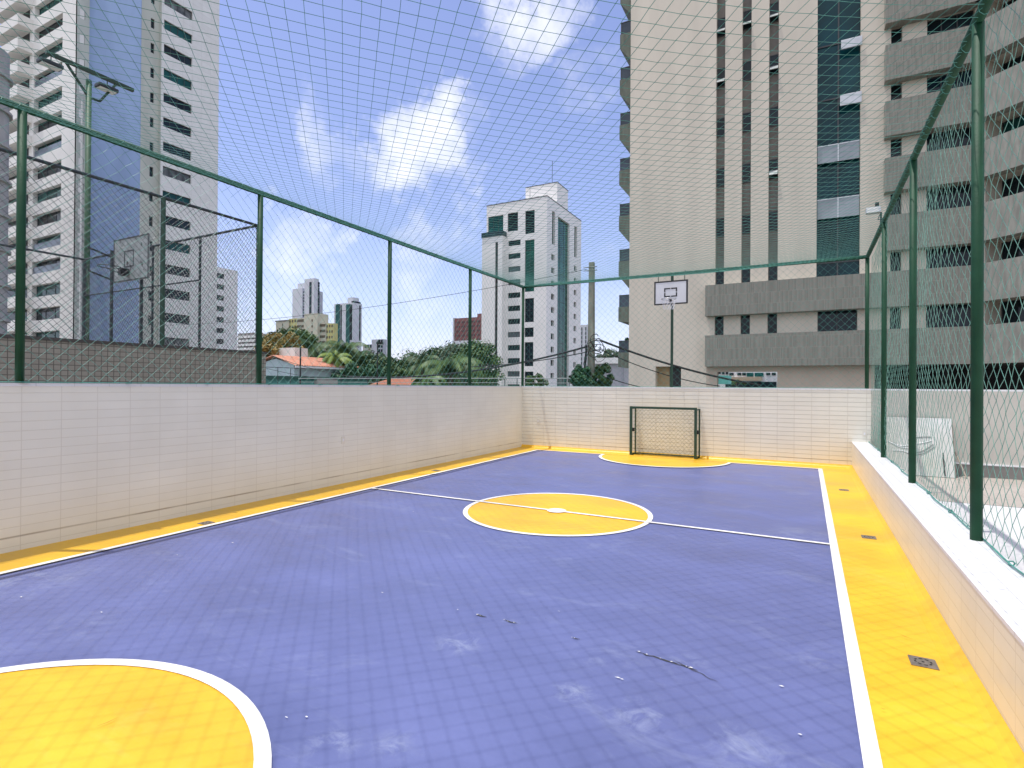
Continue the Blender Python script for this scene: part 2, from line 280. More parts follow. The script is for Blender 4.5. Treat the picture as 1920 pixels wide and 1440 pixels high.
def facade(parent, m, O, U, Nn, W, z0, z1, holes, depth=.25, T=.4, wname='wall', wins=True):
    """wall slab with real openings; every opening gets its own window part (frame + pane)"""
    us = sorted(set([0, W]+[round(max(0, min(W, v)), 4) for h in holes for v in h[:2]]))
    zs = sorted(set([z0, z1]+[round(max(z0, min(z1, v)), 4) for h in holes for v in h[2:4]]))
    mb = MB()
    def P(u, n, z): return (O[0]+U[0]*u+Nn[0]*n, O[1]+U[1]*u+Nn[1]*n, z)
    HH = [(round(max(0, h[0]), 4), round(min(W, h[1]), 4), round(max(z0, h[2]), 4), round(min(z1, h[3]), 4)) for h in holes]
    # merge cells in each z row into runs
    for j in range(len(zs)-1):
        za, zb = zs[j], zs[j+1]; zc = (za+zb)/2; run = None
        for i in range(len(us)-1):
            ua, ub = us[i], us[i+1]; uc = (ua+ub)/2
            inh = any(h[0] < uc < h[1] and h[2] < zc < h[3] for h in HH)
            if not inh:
                if run is None: run = ua
                last = ub
            if inh or i == len(us)-2:
                if run is not None: mb.poly([P(run, 0, za), P(last, 0, za), P(last, 0, zb), P(run, 0, zb)]); run = None
    for h in HH:
        a, b, c, d = h
        mb.poly([P(a, 0, c), P(a, -depth, c), P(a, -depth, d), P(a, 0, d)]); mb.poly([P(b, 0, c), P(b, 0, d), P(b, -depth, d), P(b, -depth, c)])
        mb.poly([P(a, 0, c), P(b, 0, c), P(b, -depth, c), P(a, -depth, c)]); mb.poly([P(a, 0, d), P(a, -depth, d), P(b, -depth, d), P(b, 0, d)])
    mb.poly([P(0, 0, z0), P(0, 0, z1), P(0, -T, z1), P(0, -T, z0)]); mb.poly([P(W, 0, z0), P(W, -T, z0), P(W, -T, z1), P(W, 0, z1)])
    mb.poly([P(0, 0, z1), P(W, 0, z1), P(W, -T, z1), P(0, -T, z1)]); mb.poly([P(0, 0, z0), P(0, -T, z0), P(W, -T, z0), P(W, 0, z0)])
    wo = mb.build(wname, m, parent)
    for k, h in enumerate(holes):
        a, b, c, d = HH[k]; gm = h[4] if len(h) > 4 else DGLASS; mul = h[5] if len(h) > 5 else (1, 1)
        if not gm: continue
        f = .05 if (b-a) > .5 else .03
        g = MB().obox(O, U, Nn, a, b, -depth-.06, -depth+.0, c, d)
        if wins:
            fr = MB(); nn0, nn1 = -depth+.002, -depth+.05
            fr.obox(O, U, Nn, a, b, nn0, nn1, c, c+f); fr.obox(O, U, Nn, a, b, nn0, nn1, d-f, d)
            fr.obox(O, U, Nn, a, a+f, nn0, nn1, c+f, d-f); fr.obox(O, U, Nn, b-f, b, nn0, nn1, c+f, d-f)
            for q in range(1, mul[0]): u = a+(b-a)*q/mul[0]; fr.obox(O, U, Nn, u-f/2, u+f/2, nn0, nn1-.004, c+f, d-f)
            for q in range(1, mul[1]): z = c+(d-c)*q/mul[1]; fr.obox(O, U, Nn, a+f, b-f, nn0, nn1-.008, z-f/2, z+f/2)
            fo = fr.build('window', FRAME if len(h) < 7 else h[6], parent); g.build('pane', gm, fo)
        else: g.build('window', gm, parent)
    return wo
NX, NY = (1, 0), (0, -1)

# ---------------------------------------------------------------- the court
XL, XR, YF, YN, HW = -6.1957, .77, 12.1776, -.62, 1.4966
X0, X1, YB, YT = -5.53, .208, .45, 11.70
COURT_Z = 0.
ground = tag(MB().poly([(-3000, -3000, -4), (3000, -3000, -4), (3000, 3000, -4), (-3000, 3000, -4)]).build('ground', mat('ground_soil', (.16, .15, .12), .95, 0, .3, .02)), kind='structure')
tag(MB().poly([(-200, 15.5, -3.996), (200, 15.5, -3.996), (200, 22.5, -3.996), (-200, 22.5, -3.996)]).build('road', ASPH), kind='structure')
pv = MB().box(-200, 22.5, -4.2, 200, 25, -3.87).box(-200, 13.4, -4.2, 200, 15.5, -3.87)
tag(pv.build('pavement', CONC), kind='structure')
pod = MB().box(XL-.2, YN-2.6, -4.1, 12.5, YF+.2, -.06)
tag(pod.build('court_podium', CONC), 'raised concrete podium carrying the blue and yellow ball court', 'podium')
cf = tag(MB().box(XL, YN, -.055, XR, YF, 0).build('court_floor', BLUE), kind='structure')
def sheet(rects, z, name, m):
    b = MB()
    for x0, y0, x1, y1 in rects: b.poly([(x0, y0, z), (x1, y0, z), (x1, y1, z), (x0, y1, z)])
    return b.build(name, m, cf)
XWo = .2746
sheet([(XL, YN, X0-.062, YF), (XWo, YN, XR, YF), (X0-.062, YT+.055, XWo, YF), (X0-.062, YN, XWo, YB-.055)], .004, 'yellow_border', YEL)
sheet([(X0-.062, YB-.055, X0, YT+.055), (X1, YB-.055, XWo, YT+.055), (X0, YT, X1, YT+.055), (X0, YB-.055, X1, YB)], .008, 'boundary_line', LINE)
sheet([(X0+.001, YB, X0+.02, YT)], .004, 'dark_joint', BLACK)
CX, CY, CR = -2.63, 6.10, 1.12
def disc(cx, cy, r, z, a0=0, a1=2*math.pi, n=72):
    pts = [(cx+r*math.cos(a0+(a1-a0)*i/n), cy+r*math.sin(a0+(a1-a0)*i/n), z) for i in range(n+(0 if a1-a0 > 6.28 else 1))]
    return MB().poly(pts)
def ring(cx, cy, r0, r1, z, a0=0, a1=2*math.pi, n=72):
    b = MB()
    for i in range(n):
        p, q = a0+(a1-a0)*i/n, a0+(a1-a0)*(i+1)/n
        b.poly([(cx+r0*math.cos(p), cy+r0*math.sin(p), z), (cx+r1*math.cos(p), cy+r1*math.sin(p), z), (cx+r1*math.cos(q), cy+r1*math.sin(q), z), (cx+r0*math.cos(q), cy+r0*math.sin(q), z)])
    return b
disc(CX, CY, CR-.03, .004).build('center_circle_fill', YEL, cf)
ring(CX, CY, CR-.055, CR, .008).build('center_circle_line', LINE, cf)
sheet([(X0, CY-.025, CX-.1, CY+.025), (CX+.1, CY-.025, X1, CY+.025)], .012, 'center_line', LINE)
disc(CX, CY, .115, .014, n=24).build('center_spot', LINE, cf)
for cy, a0 in ((YT, math.pi), (YB, 0.)):
    cxx, cyy, rr_ = (CX, cy, 1.335) if cy > 5 else (CX-.05, cy+.02, 1.31)
    disc(cxx, cyy, rr_-.04, .010, a0, a0+math.pi, 48).build('goal_area_fill', YEL, cf)
    ring(cxx, cyy, rr_-.065, rr_, .014, a0, a0+math.pi, 48).build('goal_area_line', LINE, cf)
    sgn = -1 if cy > 5 else 1
    MB().poly([(CX-1.27, cy, .0125), (CX+1.27, cy, .0125), (CX+1.27, cy-sgn*.058, .0125), (CX-1.27, cy-sgn*.058, .0125)]).build('goal_area_fill', YEL, cf)
# coving at the foot of the curb and end wall
cvm = MB(); prof = [(.10, .0045), (.06, .014), (.03, .032), (.001, .06)]
for i in range(3):
    (a, za), (b, zb) = prof[i], prof[i+1]
    cvm.poly([(XR-a, YN, za), (XR-b, YN, zb), (XR-b, YF, zb), (XR-a, YF, za)])
    cvm.poly([(XL, YF-a*.6, za), (XR, YF-a*.6, za), (XR, YF-b*.6, zb), (XL, YF-b*.6, zb)])
cvm.build('coving', YEL, cf, smooth=True)
# cracks, lifted flakes and chalk marks in the blue paint
def gz(px, py, z=0): d = ray(px, py); return Vector((0, 0, EYE))+d*((z-EYE)/d.z)
FLK = mat('bare_concrete_flake', (.75, .74, .7), .8); DRK = mat('open_crack', (.05, .05, .045), .9)
rr = random.Random(3)
for (pa, pb, wd, wt) in (((1192, 1222), (1308, 1258), .014, 1), ((893, 1153), (912, 1158), .02, 1), ((945, 1164), (970, 1170), .012, 1), ((1073, 1196), (1088, 1200), .01, 1), ((1262, 1238), (1345, 1280), .006, 0)):
    a, b = gz(*pa), gz(*pb); d = (b-a); n = Vector((-d.y, d.x, 0)).normalized(); k = max(3, int(d.length/.02)); top = []; bot = []
    for i in range(k+1):
        t = i/k; P = a+d*t+n*rr.uniform(-.006, .006); ww = wd*math.sin(math.pi*min(1, max(0, t*.96+.02)))**.5*rr.uniform(.4, 1)
        top.append((P.x+n.x*ww/2, P.y+n.y*ww/2, .004)); bot.append((P.x-n.x*ww/2, P.y-n.y*ww/2, .004))
    mb = MB()
    for i in range(k): mb.poly([bot[i], bot[i+1], top[i+1], top[i]])
    mb.build('floor_crack', DRK, cf)
    if wt:
        mb = MB()
        for i in range(int(2+d.length*18)):
            t = rr.random(); P = a+d*t+n*rr.uniform(-.012, .004); s = rr.uniform(.003, .008)
            mb.poly([(P.x+math.cos(q)*s*rr.uniform(.6, 1.4), P.y+math.sin(q)*s*rr.uniform(.5, 1.2), .009) for q in (0, 1.3, 2.4, 3.6, 5)])
        mb.build('paint_flake', FLK, cf)
mb = MB()
for px, py, s in ((1158, 1273, .016), (1166, 1276, .009), (1048, 1148, .007), (717, 1113, .012), (775, 960, .012), (436, 1019, .014), (40, 1121, .014), (190, 1150, .012), (575, 1347, .01), (537, 1348, .008), (858, 1145, .008), (1465, 1289, .012), (1500, 1380, .012), (332, 1042, .01)):
    P = gz(px, py)
    mb.poly([(P.x+math.cos(q)*s*rr.uniform(.5, 1.3), P.y+math.sin(q)*s*rr.uniform(.2, .5), .0085) for q in (0, 1.3, 2.4, 3.6, 5)])
mb.build('paint_flake', FLK, cf)
# dark hair-like scuffs on the yellow
mb = MB()
for pa, pb in (((180, 1370), (222, 1352)), ((1688, 1195), (1712, 1204)), ((1650, 1334), (1662, 1337)), ((1550, 927), (1600, 931)), ((1610, 1032), (1648, 1037))):
    a, b = gz(*pa), gz(*pb); n = (b-a).cross(Vector((0, 0, 1))).normalized()*.0022
    mid = (a+b)/2+n*3
    mb.poly([(a.x, a.y, .0185), (mid.x+n.x, mid.y+n.y, .0185), (b.x, b.y, .0185), (mid.x-n.x, mid.y-n.y, .0185)])
mb.build('scuff_mark', mat('brown_scuff', (.28, .14, .02), .8), cf)

# walls round the court
wl = MB().box(XL-.16, YN, -.05, XL, YF, HW-.03).build('side_wall', WTILE_L)
tag(wl, 'long shaded wall of cream tiles along the left edge of the blue court', 'wall')
MB().box(XL-.19, YN, HW-.03, XL+.006, YF+.0, HW).build('coping', COPE, wl)
wf = MB().box(XL-.16, YF, -.05, 12.4, YF+.16, HW-.03).build('end_wall', WTILE_F)
tag(wf, 'end wall of cream tiles behind the small goal, running on past the fence', 'wall')
MB().box(XL-.19, YF-.006, HW-.03, 12.4, YF+.18, HW).build('coping', COPE, wf)
wb = MB().box(XL-.16, YN-.16, -.05, XR, YN, HW-.6).build('back_wall', WTILE_F)
tag(wb, 'low tiled wall closing the near end of the court behind the camera', 'wall')
HP = .4978; XPO = 1.055
wr = MB().box(XR, YN, -.05, XPO-.01, YF-.002, HP-.02).build('curb_wall', WTILE_R)
tag(wr, 'knee high cream tiled curb wall with a white top carrying the right fence', 'low wall')
MB().box(XR-.004, YN, HP-.02, XPO, YF-.002, HP).build('coping', COPE, wr)
# even grey panel over the side court part of the end wall
side_floor = tag(MB().box(XPO-.01, YN-2.6, -.05, 12.4, YF-.001, -.012).build('side_terrace', mat('pale_terrace_tile', (.62, .61, .60), .5, 0, .05, .6)), kind='structure')
MB().poly([(XPO, 9.3, -.008), (12.4, 9.3, -.008), (12.4, YF-.02, -.008), (XPO, YF-.02, -.008)]).build('beige_paving', tilemat('beige_paving_tile', (.46, .41, .36), (.3, .27, .24), 'XY', .45, .45, .006), side_floor)
sk = onY(1800, 895, YF)
bb = MB().box(2.3, YF-.045, -.01, 12.4, YF-.002, .2)
bb.build('skirting', mat('grey_brown_skirting', (.2, .19, .175), .7, 0, .12, 3), wf)
MB().box(2.3, YF-.05, .2, 12.4, YF-.002, .225).build('skirting_trim', COPE, wf)
MB().box(XPO+.02, YF-.012, .226, 12.4, YF-.002, HW-.031).build('rendered_panel', mat('grey_render', (.54, .51, .45), .85, 0, .08, 1.4), wf)

# junction plates
def plate(name, label, O, N_, u0, z0, u1, z1):
    return None
for px, py, label in ((643, 825, 'small cream outlet plate halfway along the shaded left wall'),):
    P = onX(px, py, XL)
    t = thing('outlet_plate', label, 'outlet plate', P, 'blank outlet plates on the court walls')
    MB().box(P.x, P.y-.035, P.z-.055, P.x+.008, P.y+.035, P.z+.055).build('cover', mat('plate_cream', (.72, .68, .58), .5), t, bevel=.002)
    MB().box(P.x+.008, P.y-.012, P.z-.02, P.x+.011, P.y+.012, P.z+.02).build('blank', WHITE, t)
for px, py, label in ((1009, 789, 'small white outlet plate on the end wall near its left corner'), (1621, 813, 'small cream outlet plate on the end wall above the right curb')):
    P = onY(px, py, YF)
    t = thing('outlet_plate', label, 'outlet plate', P, 'blank outlet plates on the court walls')
    MB().box(P.x-.035, P.y-.008, P.z-.055, P.x+.035, P.y, P.z+.055).build('cover', mat('plate_cream', (.72, .68, .58), .5), t, bevel=.002)
    MB().box(P.x-.012, P.y-.011, P.z-.02, P.x+.012, P.y-.008, P.z+.02).build('blank', WHITE, t)
# drains
STEEL = mat('worn_steel_grate', (.26, .23, .20), .45, .6, .25, 40)
HOLE = mat('drain_hole', (.008, .008, .008), .9)
for (x, y, lb) in ((.572, 3.726, 'square steel floor drain in the right yellow border, nearest the camera'), (.564, 6.59, 'square steel floor drain in the right yellow border, level with the centre line'), (.50, 9.465, 'square steel floor drain in the right yellow border, nearest the end wall'),
                   (-5.68, 3.70, 'square steel floor drain in the left yellow border beside the blue court, nearer one'), (-5.72, 7.93, 'square steel floor drain in the left yellow border, farther one')):
    t = thing('floor_drain', lb, 'drain', (x, y, .004), 'steel floor drains in the yellow border')
    fr = MB(); s = .062
    fr.box(x-s, y-s, .0045, x+s, y+s, .0095)
    fr.build('grate', STEEL, t, bevel=.001)
    h = MB()
    for k in range(8):
        q = k*math.pi/4+.2; rad = .036; cx_, cy_ = x+rad*math.cos(q), y+rad*math.sin(q)
        h.poly([(cx_+.011*math.cos(q+1.57)*c1+.006*math.cos(q)*c2, cy_+.011*math.sin(q+1.57)*c1+.006*math.sin(q)*c2, .0100) for c1, c2 in ((-1, -.6), (-.6, 1), (.6, 1), (1, -.6))])
    h.poly([(x+.008*math.cos(i), y+.008*math.sin(i), .0100) for i in (0, 1, 2, 3, 4, 5)])
    h.build('slots', HOLE, t)

# ---------------------------------------------------------------- fences and nets
ZT = 3.965; XP = 1.005
def net(name, na, nb, P, r, m, parent=None, knots=True, mesh=.1, jit=.006):
    """diamond net: strands run at 45 degrees in (a,b) metres; P maps (a,b) to a point"""
    dgl = mesh*math.sqrt(2); h = dgl/2
    ia, ib = int(na/h), int(nb/h); ha, hb = na/ia, nb/ib
    v = []; f = []; rnd = random.Random(hash(name) & 0 or len(name)+int(na*10))
    nodes = {}
    for i in range(ia+1):
        for j in range(ib+1):
            if (i+j) % 2 == 0:
                p = Vector(P(i*ha, j*hb)); 
                if 0 < i < ia and 0 < j < ib: p += Vector((rnd.gauss(0, jit), rnd.gauss(0, jit), rnd.gauss(0, jit)))
                nodes[(i, j)] = p
    for (i, j), p in nodes.items():
        for dj in (1, -1):
            q = nodes.get((i+1, j+dj))
            if q is None: continue
            d = (q-p).normalized(); t = Vector((0, 0, 1)) if abs(d.z) < .9 else Vector((1, 0, 0))
            e1 = d.cross(t).normalized()*r; e2 = d.cross(e1).normalized()*r; k = len(v)
            a, b, c = e1, e1*-.5+e2*.87, e1*-.5-e2*.87
            v += [p+a, p+b, p+c, q+a, q+b, q+c]
            f += [(k, k+3, k+4, k+1), (k+1, k+4, k+5, k+2), (k+2, k+5, k+3, k)]
        if knots:
            k = len(v); s = r*1.9
            v += [p+Vector((s, 0, 0)), p-Vector((s, 0, 0)), p+Vector((0, s, 0)), p-Vector((0, s, 0)), p+Vector((0, 0, s)), p-Vector((0, 0, s))]
            f += [(k, k+2, k+4), (k+2, k+1, k+4), (k+1, k+3, k+4), (k+3, k, k+4), (k+2, k, k+5), (k+1, k+2, k+5), (k+3, k+1, k+5), (k, k+3, k+5)]
    # border rope
    mb = MB(); mb.v = [tuple(x) for x in v]; mb.f = f
    return mb.build(name, m, parent)
def fence(name, label, post_pts, top_pts, netspec, pr=.034, z0=HW, nr=.0017, nm=None):
    t = thing(name, label, 'fence', (post_pts[0][0], post_pts[0][1], z0))
    for (x, y) in post_pts:
        po = MB().tube((x, y, z0), (x, y, ZT-.02), pr, 14).build('post', GREEN, t, smooth=False)
        for p in po.data.polygons: p.use_smooth = len(p.vertices) == 4
    ra = MB(); ra.tube(top_pts[0], top_pts[1], .034, 12); o = ra.build('top_rail', GREEN, t)
    for p in o.data.polygons: p.use_smooth = len(p.vertices) == 4
    net('net', *netspec, nr, nm or NETM, t, jit=.004)
    return t
fy = [y for y in (2.29, 4.74, 7.25, 9.78)]
XF = XL-.02
def wav(a, b, s): return .035*math.sin(a*1.3+s)*math.sin(math.pi*b/2.45)
lf = fence('side_fence', 'long left green pipe fence with diamond netting standing on the shaded tiled wall', [(XF, y) for y in [-.2]+fy+[YF+.05]], [(XF, YN, ZT), (XF, YF+.05, ZT)],
      (YF-YN, ZT-HW, lambda a, b: (XF-.03-.02*math.sin(b*2)+wav(a, b, 1), YN+a, HW+.02+b*(ZT-HW-.03)/(ZT-HW))))
ff = fence('end_fence', 'green pipe fence with netting standing on the end wall behind the goal', [(XP+.0, YF+.05)], [(XF, YF+.05, ZT), (XP, YF+.05, ZT)],
      (XP-XF, ZT-HW, lambda a, b: (XF+a, YF+.08+wav(a, b, 2), HW+.02+b*(ZT-HW-.03)/(ZT-HW))))
rf = fence('curb_fence', 'right green pipe fence with diamond netting standing on the low white topped curb', [(XP, y) for y in (2.2, 4.70, 7.21, 9.67)], [(XP, YN, ZT), (XP, YF+.05, ZT)],
      (YF-YN, ZT-HP, lambda a, b: (XP+.045+.02*math.sin(b*2+a)+.02*math.sin(a*1.7), YN+a, HP+.015+b*(ZT-HP-.03)/(ZT-HP))), z0=HP, nr=.0019, nm=NETR)
# bottom ropes with ties along curb and walls
mb = MB(); pts = [(XP+.03+.006*math.sin(i*.9), YN+(YF-YN)*i/90, HP+.012) for i in range(91)]; mb.path(pts, .0045, 5)
mb.path([(p[0]+.012*math.sin(i*.5), p[1], p[2]+.006) for i, p in enumerate(pts)], .0035, 5)
for y in (3.35, 4.1, 5.6, 6.5, 8.1, 9.0, 10.6):
    for k in range(5): q = k*1.26; mb.tube((XP+.03+.016*math.cos(q), y, HP+.016+.014*math.sin(q)), (XP+.03+.016*math.cos(q+1.26), y+.008, HP+.016+.014*math.sin(q+1.26)), .004, 5)
mb.build('edge_rope', NETM, rf)
mb = MB(); mb.path([(XF+.05+.004*math.sin(i), YN+(YF-YN)*i/90, HW+.008) for i in range(91)], .005, 5)
for k in range(14): mb.box(XF+.03, .6+k*.85, HW, XF+.07, .64+k*.85, HW+.015)
mb.build('edge_rope', NETM, lf)
mb = MB(); mb.path([(XF+(XP-XF)*i/60, YF+.03, HW+.008+.002*math.sin(i)) for i in range(61)], .005, 5); mb.build('edge_rope', NETM, ff)
# net lashing round the rails
mb = MB(); rnd = random.Random(5)
def wrap(A, B, n, parent):
    mb = MB(); A = Vector(A); B = Vector(B); d = (B-A).normalized(); e = d.cross(Vector((0, 0, 1))).normalized(); pts = []
    for i in range(n*8+1):
        q = i*math.pi/4; u = i/(n*8); u += .35/n*math.sin(i*.13)
        pts.append(A+(B-A)*min(1, max(0, u))+e*(.037*math.cos(q))+Vector((0, 0, .037*math.sin(q))))
    mb.path(pts, .0022, 4); mb.build('lashing', NETM, parent)
wrap((XF, YN, ZT), (XF, YF, ZT), 70, lf); wrap((XF, YF+.05, ZT), (XP, YF+.05, ZT), 40, ff); wrap((XP, YN, ZT), (XP, YF, ZT), 70, rf)
SAG = .43
def over(a, b):
    u = a/(XP-XF); v = b/(YF+.05-YN); s = (1-abs(2*u-1)**3.2)*(1-abs(2*v-1)**4)
    return (XF+a, YN+b, ZT-.02-SAG*s-.02*math.sin(a*1.1+b*.7)*s)
on = net('overhead_net', XP-XF, YF+.05-YN, over, .0018, NETM, jit=.0012)
tag(on, 'sagging green diamond mesh net stretched overhead from rail to rail above the court', 'net')

# floodlight on the right rail
P = onX(1652, 385, XP)
t = thing('floodlight', 'small white floodlight clamped on top of the right fence rail near the far corner', 'floodlight', (XP, P.y, ZT))
MB().tube((XP, P.y, ZT), (XP, P.y, ZT+.24), .014, 8).build('bracket', DGREEN, t)
c = Vector((XP-.10, P.y-.03, ZT+.27))
MB().box(c.x-.10, c.y-.05, c.z-.045, c.x+.09, c.y+.05, c.z+.045).build('housing', ALU, t, bevel=.012)
MB().box(c.x-.094, c.y-.056, c.z-.038, c.x+.06, c.y-.0505, c.z+.034).build('lens', mat('pale_lens', (.72, .73, .70), .2), t)
MB().box(c.x+.02, c.y-.02, c.z+.045, c.x+.07, c.y+.03, c.z+.12).build('driver_box', BLACK, t, bevel=.005)
mb = MB(); mb.path([(XP-.02, P.y-.02, ZT+.2), (XP-.05, P.y-.12, ZT+.1), (XP+.01, P.y-.3, ZT+.06), (XP+.03, P.y-.9, ZT+.05), (XP+.02, P.y-1.8, ZT+.06), (XP+.03, P.y-3.5, ZT+.05)], .006, 5); mb.build('cable', BLACK, t)

# ---------------------------------------------------------------- goal
gx0, gx1, gy, gh = -3.385, -2.02, 11.93, 1.075; gb = gy+.20
t = thing('goal', 'small dark green futsal goal with net standing against the end wall', 'goal', ((gx0+gx1)/2, gy, 0))
for x in (gx0, gx1):
    MB().box(x-.026, gy-.026, .012, x+.026, gy+.026, gh).build('front_post', DGREEN, t, bevel=.004)
    MB().box(x+.03, gb-.015, .012, x+.058, gb+.015, gh-.03).build('rear_post', DGREEN, t, bevel=.003)
    MB().box(x-.004, gy+.027, .012, x+.03, gb+.012, .045).build('base_bar', DGREEN, t)
    MB().box(x-.002, gy+.027, gh-.06, x+.028, gb+.012, gh-.032).build('top_bar', DGREEN, t)
    MB().box(x-.045, gy+.06, .52, x+.045, gy+.13, .60).build('hinge_block', BLACK, t, bevel=.004)
MB().box(gx0+.027, gy-.024, gh-.048, gx1-.027, gy+.024, gh-.002).build('crossbar', DGREEN, t, bevel=.004)
MB().tube((gx0+.02, gb, .035), (gx1-.02, gb, .035), .014, 8).build('ground_bar', DGREEN, t)
GN = mat('pale_goal_cord', (.26, .26, .12), .6, 0, .3, 9)
def gnet(a, b):
    s = b/(gh-.08); sag = .06*math.sin(math.pi*min(1, 1-s))*math.sin(a*7)*.6
    return (gx0+.03+a, gb-.03-.03*math.sin(s*3)-.05*abs(math.sin(a*2.3))*(1-s), .04+b+sag*(1-s))
net('goal_net', gx1-gx0-.06, gh-.1, gnet, .0022, GN, t, mesh=.06, jit=.006)
gs = lambda a, b: (gx1+.02+.01*math.sin(b*5), gy+.02+a, .03+b)
# ---------------------------------------------------------------- hoop on the end fence
bx0, bx1 = -2.94, -2.225; by = YF-.06; bz0, bz1 = 3.285, 3.80
t = thing('basketball_hoop', 'white framed basketball backboard on a dark green pole above the goal', 'basketball hoop', (-2.575, YF+.04, HW))
MB().tube((-2.575, YF+.04, HW), (-2.575, YF+.04, ZT), .03, 12).build('pole', DGREEN, t)
BORD = mat('black_board_paint', (.018, .018, .02), .5)
MB().box(bx0, by, bz0, bx1, by+.025, bz1).build('backboard', mat('white_backboard', (.66, .67, .70), .35, 0, .06, 3), t, bevel=.006)
b = MB(); q = by-.004; e = .03
b.box(bx0, q, bz0, bx1, by-.0005, bz0+e).box(bx0, q, bz1-e, bx1, by-.0005, bz1).box(bx0, q, bz0+e, bx0+e, by-.0005, bz1-e).box(bx1-e*1.2, q, bz0+e, bx1, by-.0005, bz1-e); b.build('border', BORD, t)
ix0, ix1, iz0, iz1 = -2.725, -2.45, 3.45, 3.645; b = MB(); e = .026; mx_, mz_ = (ix0+ix1)/2, (iz0+iz1)/2; gg = .008
b.box(ix0, q, iz0, mx_-gg, by-.0005, iz0+e).box(mx_+gg, q, iz0, ix1, by-.0005, iz0+e).box(ix0, q, iz1-e, mx_-gg, by-.0005, iz1).box(mx_+gg, q, iz1-e, ix1, by-.0005, iz1)
b.box(ix0, q, iz0+e, ix0+e, by-.0005, mz_-gg).box(ix0, q, mz_+gg, ix0+e, by-.0005, iz1-e).box(ix1-e, q, iz0+e, ix1, by-.0005, mz_-gg).box(ix1-e, q, mz_+gg, ix1, by-.0005, iz1-e); b.build('target_square', BORD, t)
def rim(parent, c, r, m, tr=.008):
    b = MB(); b.path([(c[0]+r*math.cos(i*math.pi/12), c[1]+r*math.sin(i*math.pi/12), c[2]) for i in range(25)], tr, 6); return b.build('rim', m, parent, smooth=True)
rc = (-2.585, by-.19, 3.375)
rim(t, rc, .15, ALU)
MB().box(-2.62, by-.05, 3.34, -2.55, by-.005, 3.40).build('rim_mount', BLACK, t, bevel=.004)
b = MB()
for k in range(12):
    for s in (1, -1):
        a0 = k*math.pi/6; pts = [(rc[0]+(.15-.05*j/4)*math.cos(a0+s*j*.26), rc[1]+(.15-.05*j/4)*math.sin(a0+s*j*.26), rc[2]-.055*j) for j in range(5)]; b.path(pts, .0022, 4)
b.build('hoop_net', mat('white_cord', (.7, .72, .78), .6), t)
for x in (-2.86, -2.30):
    b = MB(); b.path([(x, by+.03, bz1-.02), (x, by+.04, ZT+.02), (x, by+.08, ZT+.045), (x, YF+.09, ZT+.02)], .008, 6); b.build('hook', DGREEN, t)

# ---------------------------------------------------------------- leaning board on the terrace
p0 = onY(1662, 783, YF-.12); p1 = onY(1795, 784, YF-.12)
yb = YF-.42
t = thing('leaning_board', 'stained white board leaning against the terrace wall beyond the right fence', 'board', (1.8, yb, 0))
bl, brr, bt = 1.25, 2.235, .985
b = MB()
n_ = Vector((0, -(bt), -(.32))).normalized()
th = .03
b.v = [(bl, yb, 0), (brr, yb, 0), (brr, YF-.1, bt), (bl, YF-.1, bt), (bl, yb+th, 0), (brr, yb+th, 0), (brr, YF-.1+th, bt), (bl, YF-.1+th, bt)]
b.f = [(0, 1, 2, 3), (5, 4, 7, 6), (0, 4, 5, 1), (3, 2, 6, 7), (1, 5, 6, 2), (0, 3, 7, 4)]
b.build('panel', mat('stained_white_board', (.48, .47, .41), .7, 0, .1, 1.4, col2=(.60, .60, .585)), t)
def onb(u, z, o=.004): return (bl+u*(brr-bl), yb+(YF-.1-yb)*z/bt-o, z+o*.3)
for k, (u0, z0_, u1, z1_, bow) in enumerate(((.05, .56, .42, .52, -.05), (.36, .60, .70, .66, .02), (.40, .54, .70, .60, -.02), (.34, .36, .72, .54, -.05), (.12, .40, .42, .34, .03), (.36, .33, .74, .50, -.05), (.15, .50, .45, .47, -.03))):
    b = MB(); pts = [onb(u0+(u1-u0)*i/12, z0_+(z1_-z0_)*i/12+bow*math.sin(math.pi*i/12), .007) for i in range(13)]; b.path(pts, .0055, 4)
    b.build('drawn_stroke', mat('grey_brush_stroke' if k % 2 else 'white_brush_stroke', (.22, .22, .21) if k % 2 else (.8, .8, .8), .7), t)
b = MB(); b.path([onb(.86, .02, .008), onb(.855, .2, .008), onb(.85, .4, .008)], .009, 4); b.build('dark_slot', BLACK, t)
b = MB(); b.tube((brr+.02, yb+.1, 0.0), (brr+.02, YF-.04, .9), .012, 6); b.tube((brr+.16, yb+.05, 0.0), (brr+.03, YF-.06, .5), .012, 6); b.build('prop_stick', mat('weathered_wood', (.35, .3, .24), .8), t)

# ---------------------------------------------------------------- neighbouring court on the left
XJ = -11.0; YJ = 8.57
pod2 = MB().box(-19.6, -9, -4.1, XJ-.001, 8.6, -.05)
tag(pod2.build('neighbour_podium', CONC), 'concrete podium of the neighbouring court beyond the brown tiled wall', 'podium')
zj = onX(0, 626.5, XJ).z
jm = tilemat('brown_small_tile', (.31, .28, .235), (.12, .105, .085), 'YZ', .10, .09, .007, rough=.5, var=.07)
jw = MB().box(XJ-.2, -9, -4.1, XJ, YJ, zj-.05).build('neighbour_wall', jm)
tag(jw, 'brown wall of small square tiles beyond the left fence, dividing off the next court', 'wall')
MB().box(XJ-.23, -9, zj-.05, XJ+.03, YJ+.01, zj).build('coping', mat('dark_coping', (.07, .06, .055), .7), jw)
zr = onX(312, 372, XJ).z; zb_ = zj
YE = 8.33; XE = -18.6
t = thing('cage_fence', 'dark chain link cage with steel pipes round the neighbouring court at left', 'fence', (XJ, YE, zj))
b = MB()
